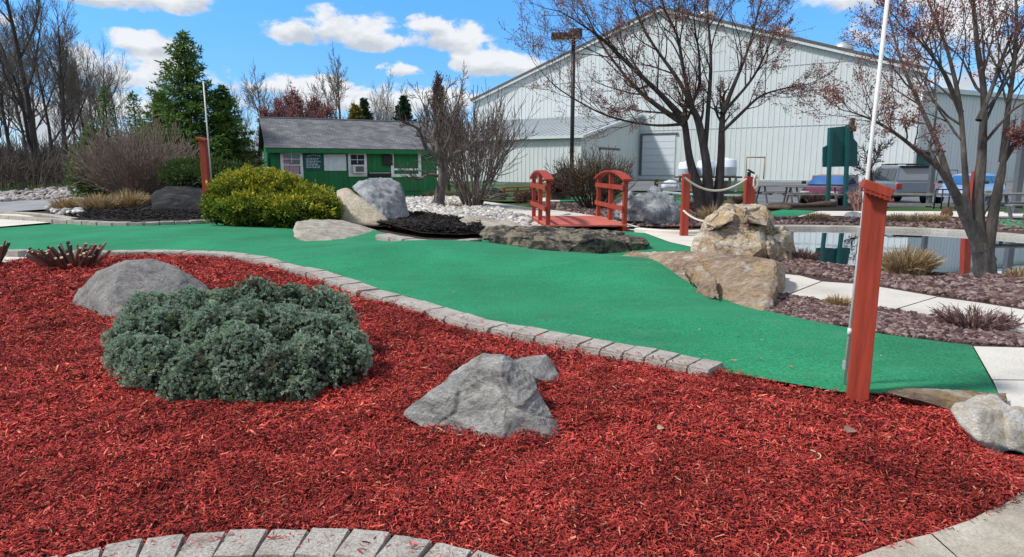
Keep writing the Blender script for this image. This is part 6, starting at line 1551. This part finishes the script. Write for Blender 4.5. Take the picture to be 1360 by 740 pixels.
limb_tree('flowering_tree', 'large tree with dense red buds standing at the pond on the right', 9.3, (1308, 368), [
    (0.168, 0.101, [(1308, 372), (1306, 345), (1300, 322)], 0), (0.101, 0.034, [(1300, 330), (1284, 290), (1262, 245), (1246, 222)], -.2), (0.042, 0.008, [(1246, 222), (1222, 203), (1190, 178), (1160, 160), (1128, 148)], -.6), (0.050, 0.010, [(1264, 250), (1246, 195), (1222, 140), (1198, 85), (1180, 20)], .5),
    (0.092, 0.020, [(1302, 330), (1299, 270), (1304, 200), (1307, 130), (1298, 60), (1290, -20)], .3), (0.101, 0.034, [(1310, 345), (1318, 290), (1328, 240), (1333, 212)], -.1), (0.050, 0.020, [(1333, 212), (1350, 190), (1375, 172)], -.3), (0.050, 0.013, [(1332, 215), (1337, 160), (1345, 100), (1350, 40), (1348, -20)], .2),
    (0.050, 0.010, [(1285, 292), (1281, 220), (1276, 150), (1262, 80), (1240, 20), (1222, -25)], .5), (0.042, 0.008, [(1300, 160), (1320, 110), (1338, 60), (1360, 20)], .4), (0.038, 0.007, [(1276, 150), (1255, 100), (1228, 62), (1205, 40)], -.5)],
    9, 'bark_grey', (0.10, 0.08, 0.075), dict(n=1, l=.032, w=.021, pal=RED + [(0.36, 0.11, 0.12), (0.30, 0.08, 0.09)], s=.03, all=True), subs=12, subL=.36, rmin=.0028, kids=(2, 4), lowest=1.75)
limb_tree('bare_tree', 'small bare tree with forked grey trunk beside the green hut', 19.2, (583, 268), [
    (.17, .12, [(582, 270), (586, 250), (588, 225), (584, 205)], 0), (.09, .02, [(584, 205), (576, 180), (582, 155), (590, 128)], .4), (.08, .02, [(586, 215), (565, 195), (556, 172), (540, 165)], -.4), (.085, .02, [(588, 222), (604, 205), (622, 196), (640, 178)], .3),
    (.06, .012, [(588, 235), (570, 232), (555, 238), (540, 228)], -.5), (.06, .015, [(586, 205), (598, 180), (606, 150), (612, 120)], -.3), (.055, .012, [(584, 200), (568, 175), (566, 150), (558, 130)], .5)],
    12, 'bark_grey', (0.12, 0.098, 0.088), None, subs=7, subL=.28, rmin=.007, mx=3, kids=(2, 4))

def bare_shrub(name, label, px, Y, stems, spread, hpx, rad, seed, col, mx=2, cat='shrub', rmin=.006, kids=(3, 5), bud=None, base_w=.25, z=0.0, trop=.10, ang=(18, 42), globe=0):
    rr = np.random.RandomState(seed); b = A(*px, Y); b.z = z; H = W(hpx, Y); S = {0: [], 1: [], 2: [], 3: []}; T = []
    for k in range(stems):
        a = rr.uniform(0, 2 * np.pi); q = math.sqrt(rr.rand()); d = nrm(np.array((math.cos(a) * q * spread, math.sin(a) * q * spread, 1.0)))
        L0 = H * rr.uniform(.55, .72)
        if globe: L0 = H * globe * (1.0 + .35 * d[2] ** 3) * rr.uniform(.88, 1.04)
        grow(S, T, np.array((math.cos(a) * q * base_w, math.sin(a) * q * base_w, -.05)), d, L0, rad * rr.uniform(.7, 1.2), 1, 1 + mx, rr, .10, trop * .6, .55, kids, ang, rmin, .5, .35)
    P = [tubes(np.array(S[l]), 4, col, .2, rr) for l in (1, 2, 3) if S[l]]
    if bud: P2 = buds(T, (0, 0, 0), bud['n'], bud['l'], bud['w'], bud['pal'], bud['s'], seed)
    V, F, C = merge(P)
    if bud:
        e = empty(name, b, label, cat); link('stems', np_mesh('stems', V, F, C), MATS['twig'], e); link('buds', np_mesh('buds', *P2), MATS['bud'], e); o = e
    else: o = tag(link(name, np_mesh(name, V, F, C), MATS['twig'], loc=b), label, cat)
    print(name, sum(len(x) for x in S.values())); return o
bare_shrub('bare_shrub', 'big round bare grey brown shrub at the left in front of the evergreens', (184, 247), 27, 120, 1.25, 118, .030, 3, (0.26, 0.205, 0.165), mx=2, rmin=.008, base_w=.35, globe=.50)
bare_shrub('bare_shrub', 'tall bare vase shaped shrub to the right of the forked bare tree', (628, 258), 25, 40, .62, 142, .030, 5, (0.145, 0.12, 0.11), mx=2, rmin=.009, base_w=.35)
bare_shrub('bare_shrub', 'round budding twig shrub behind the right bridge handrail', (790, 262), 25, 60, .95, 70, .024, 6, (0.10, 0.075, 0.06), mx=2, rmin=.008, base_w=.4, bud=dict(n=2, l=.05, w=.03, pal=[(.20, .15, .08), (.13, .09, .06), (.28, .22, .12)], s=.03))
bare_shrub('bare_sapling', 'thin bare sapling between the green sign and the white rod', (1156, 262), 29, 1, .05, 92, .06, 7, (0.06, 0.05, 0.048), mx=3, cat='tree', rmin=.010, kids=(5, 8), base_w=.01, ang=(30, 65))

def auto_tree(name, label, loc, H, rad, seed, bark, col, mx=4, rmin=.012, kids=(4, 6), ang=(22, 48), wig=.12, trop=.12, crown_from=.22, bud=None, group=None, ratio=.60):
    rr = np.random.RandomState(seed); S = {0: [], 1: [], 2: [], 3: []}; T = []
    grow(S, T, np.zeros(3) + np.array((0, 0, -.1)), np.array((rr.normal() * .04, rr.normal() * .04, 1.0)), H * .58, rad, 0, mx, rr, wig * .5, trop, ratio, kids, ang, rmin, .5, crown_from)
    root = empty(name, loc, label, 'tree', group)
    P = branch_meshes(S, root, (0, 0, 0), (col, col), bark, K=(8, 5, 3, 3)); V, F, C = merge(P); link('crown', np_mesh('crown', V, F, C), MATS['twig'], root)
    if bud: link('buds', np_mesh('buds', *buds(T, (0, 0, 0), bud['n'], bud['l'], bud['w'], bud['pal'], bud['s'], seed)), MATS['bud'], root)
    print(name, sum(len(x) for x in S.values())); return root
GRY = (0.175, 0.15, 0.135)
def at(u, Y, z=None):
    p = A(u, 230, Y); p.z = float(grade(p.x, p.y)) if z is None else z; return p
auto_tree('bare_tree', 'tallest bare dark tree near the left edge with branches leaving the top of the photo', at(48, 43), 17, .21, 21, 'bark_dark', (0.13, 0.11, 0.10), mx=4, rmin=.009, kids=(4, 6), crown_from=.15, ang=(25, 50))
t0 = auto_tree('bare_tree', 'tall bare woodland tree at the far left edge', at(-5, 46), 14, .19, 22, 'bark_dark', GRY, mx=4, rmin=.009, kids=(4, 6), crown_from=.25)
t1 = auto_tree('bare_tree', 'bare woodland tree right behind the tallest left tree', at(92, 47), 12, .17, 23, 'bark_dark', GRY, mx=4, rmin=.009, kids=(4, 6), crown_from=.3)
t2 = auto_tree('bare_tree', 'fan shaped bare tree above the hut roof', at(455, 62), 10.2, .20, 24, 'bark_grey', (0.22, 0.185, 0.16), mx=4, rmin=.014, kids=(4, 6), crown_from=.12, ang=(28, 52))
t3 = auto_tree('bare_tree', 'slender bare tree standing just left of the dark conifer behind the hut', at(512, 70), 9.5, .15, 26, 'bark_grey', (0.24, 0.205, 0.18), mx=4, rmin=.013, kids=(3, 5), crown_from=.25)
def place(src, u, Y, sc, rz, label, group):
    o = copy_tree(src); o.location = at(u, Y); o.rotation_euler = (0, 0, rz); o.scale = (sc, sc, sc); o['label'] = label; o['group'] = group; return o
GL_, GB_ = 'bare woodland trees at the left', 'bare trees behind the hut'
for k, (s, u, Y, sc, rz) in enumerate([(t1, 20, 50, .95, 1.0), (t0, 70, 55, .85, 2.1), (t1, 118, 58, .92, 3.0), (t0, 142, 64, .8, 4.2), (t1, -60, 48, 1.0, 5.0), (t0, -120, 50, 1.0, .6), (t1, 165, 70, .8, 2.6), (t0, 36, 66, .9, 1.6), (t1, 105, 74, .95, .3), (t1, 215, 76, .8, 5.5), (t0, -30, 60, 1.0, 2.9), (t1, 85, 52, .8, 4.4), (t0, 0, 58, .8, .9), (t1, 128, 80, 1.0, 3.7), (t0, 55, 76, 1.0, 5.6)]):
    place(s, u, Y, sc, rz, 'bare grey woodland tree among many at the left behind the dry channel', GL_)
for k, (s, u, Y, sc, rz) in enumerate([(t2, 345, 68, .95, 1.2), (t3, 378, 74, .95, .4), (t3, 410, 80, .85, 2.2), (t3, 500, 82, .95, 1.1), (t3, 525, 86, .9, 5.1), (t2, 565, 80, .8, 2.0), (t3, 318, 82, 1.0, 2.7), (t2, 612, 76, .9, 5.2)]):
    place(s, u, Y, sc, rz, 'thin bare tan grey tree in the row behind the green hut', GB_)
# reddish budding trees behind the hut roof
PINK = [(0.30, 0.13, 0.13), (0.22, 0.09, 0.09), (0.38, 0.20, 0.19)]
rb = auto_tree('budding_tree', 'reddish budding tree low behind the left part of the hut roof', at(398, 50), 5.8, .14, 31, 'bark_dark', (0.12, 0.07, 0.07), mx=4, rmin=.016, kids=(4, 6), crown_from=.1, bud=dict(n=3, l=.16, w=.09, pal=PINK, s=.10), ang=(30, 60))
o = place(rb, 370, 54, .95, 2.0, 'reddish brown budding tree nearest the spruces behind the hut roof', 'budding trees behind the hut'); o = place(rb, 425, 56, 1.02, 4.4, 'pinkish budding tree left of the yellowish conifer behind the hut', 'budding trees behind the hut')
rb2 = auto_tree('budding_tree', 'dense brown budding tree rising behind the forked bare tree', at(596, 44), 6.6, .14, 33, 'bark_dark', (0.10, 0.062, 0.056), mx=4, rmin=.016, kids=(5, 6), crown_from=.1, bud=dict(n=3, l=.13, w=.07, pal=[(0.14, 0.075, 0.065), (0.19, 0.11, 0.095)], s=.08), ang=(15, 32), trop=.25)

def conifer(name, label, loc, H, R0, seed, dark, light, nb_=90, droop=.25, dens=1.0, ln=.20, wd=.06, low=.03, group=None, open_=0.0):
    r = np.random.RandomState(seed); root = empty(name, loc, label, 'tree', group)
    V, F = limb_tube([(r.normal() * .01, 0, z) for z in np.linspace(-.1, H * .97, 9)], np.linspace(H * .022, H * .003, 9), 8, .05, seed)
    segs = []; pc, pa, pt = [], [], []
    for k in range(nb_):
        t = low + (1 - low) * (k + r.rand()) / nb_; z = t * H; a = k * 2.399 + r.normal() * .3
        L = R0 * (1 - t) ** .82 * r.uniform(.55, 1.28) + .08
        rise = .55 * t + .12; p = np.array((0, 0, z)); d = np.array((math.cos(a), math.sin(a), rise))
        n = 7; q = p; dn = nrm(d)
        for i in range(n):
            f = (i + 1) / n; dn = nrm(np.array((math.cos(a), math.sin(a), rise - droop * 2.2 * f + .55 * droop * (f > .75) * 3)) + r.normal(size=3) * .06)
            q2 = q + dn * L / n; segs.append((*q, *q2, max(.03 * (1 - t) * (1 - f * .8), .006), max(.03 * (1 - t) * (1 - f), .004)))
            m = int(max(3, 16 * dens * L / n / .2)); s = np.array((-math.sin(a), math.cos(a), 0))
            for _ in range(m):
                w = L * .30 * (1 - f * .55) * r.uniform(-1, 1); c = q + (q2 - q) * r.rand() + s * w + np.array((0, 0, -abs(w) * .25 + r.normal() * .03))
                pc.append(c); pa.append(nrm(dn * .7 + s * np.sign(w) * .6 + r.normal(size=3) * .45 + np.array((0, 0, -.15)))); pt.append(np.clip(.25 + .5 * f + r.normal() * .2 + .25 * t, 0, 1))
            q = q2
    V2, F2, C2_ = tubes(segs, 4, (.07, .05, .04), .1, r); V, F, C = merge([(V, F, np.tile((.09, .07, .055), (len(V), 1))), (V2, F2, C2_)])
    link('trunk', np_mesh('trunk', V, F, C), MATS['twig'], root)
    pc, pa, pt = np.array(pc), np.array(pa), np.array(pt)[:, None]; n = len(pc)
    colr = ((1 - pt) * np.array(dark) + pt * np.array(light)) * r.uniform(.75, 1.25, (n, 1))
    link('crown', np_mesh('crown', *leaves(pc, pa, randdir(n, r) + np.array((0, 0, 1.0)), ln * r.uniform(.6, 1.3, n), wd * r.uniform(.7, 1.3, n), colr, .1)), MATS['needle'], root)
    print(name, n); return root
D1, L1 = (0.026, 0.06, 0.016), (0.12, 0.22, 0.045)
conifer('spruce_tree', 'tallest green spruce behind the red capped post at the left', at(258, 31), 7.6, 3.1, 41, D1, (0.13, 0.23, 0.045), nb_=175, ln=.22, wd=.065, dens=1.1)
conifer('spruce_tree', 'narrow spruce right of the tallest spruce touching the hut', at(303, 31.5), 5.3, 2.0, 42, D1, L1, nb_=140, ln=.20, wd=.065, dens=1.5)
conifer('spruce_tree', 'green spruce just left of the tallest spruce', at(222, 33), 5.2, 2.4, 43, D1, L1, nb_=150, ln=.20, wd=.065, dens=1.4)
conifer('spruce_tree', 'sparse young spruce above the round bare shrub', at(186, 34), 5.3, 1.9, 44, D1, L1, nb_=70, ln=.19, wd=.06, dens=.8)
conifer('spruce_tree', 'slender spruce left above the round bare shrub', at(149, 34), 5.6, 1.5, 45, D1, L1, nb_=64, ln=.18, wd=.055, dens=.8)
conifer('spruce_tree', 'low bushy spruce left of the round bare shrub', at(126, 33), 3.6, 1.6, 46, D1, L1, nb_=90, ln=.18, wd=.06, dens=1.3)
conifer('conifer', 'yellowish green conifer behind the middle of the hut roof', at(475, 47), 5.8, 1.9, 47, (0.07, 0.075, 0.015), (0.24, 0.21, 0.05), nb_=120, ln=.26, wd=.12, dens=1.6)
conifer('conifer', 'dark conifer tucked behind the yellowish one', at(487, 52), 6.6, 1.6, 48, (0.02, 0.035, 0.016), (0.05, 0.085, 0.035), nb_=120, ln=.26, wd=.12, dens=1.6)
conifer('conifer', 'dark green conifer behind the right part of the hut roof', at(539, 50), 6.6, 1.9, 49, (0.014, 0.035, 0.02), (0.04, 0.085, 0.045), nb_=140, ln=.26, wd=.12, dens=1.8)

# thicket at the foot of the woodland (reads as one mass)
def thicket():
    r = np.random.RandomState(55); segs = []
    for k in range(5200):
        u = r.uniform(-170, 345); Y = r.uniform(38, 78); b = A(u, 230, Y); z0 = float(grade(b.x, b.y)); h = r.uniform(1.0, 4.2) * (.7 + .3 * Y / 60)
        p = np.array((b.x, b.y, z0)); d = nrm(np.array((r.normal() * .25, r.normal() * .25, 1)))
        m = p + d * h * .5; e = m + nrm(d + r.normal(size=3) * .25) * h * .5; segs += [(*p, *m, .03, .022), (*m, *e, .022, .010)]
        for _ in range(4):
            t = p + d * h * r.uniform(.25, .5); dd = nrm(d + r.normal(size=3) * .6); segs.append((*t, *(t + dd * h * .35), .014, .008))
    V, F, C = tubes(segs, 3, (0.105, 0.088, 0.078), .25, r)
    tag(link('undergrowth', np_mesh('undergrowth', V, F, C), MATS['twig']), 'grey brown tangle of bare undergrowth below the woodland', 'undergrowth', kind='stuff')
thicket()
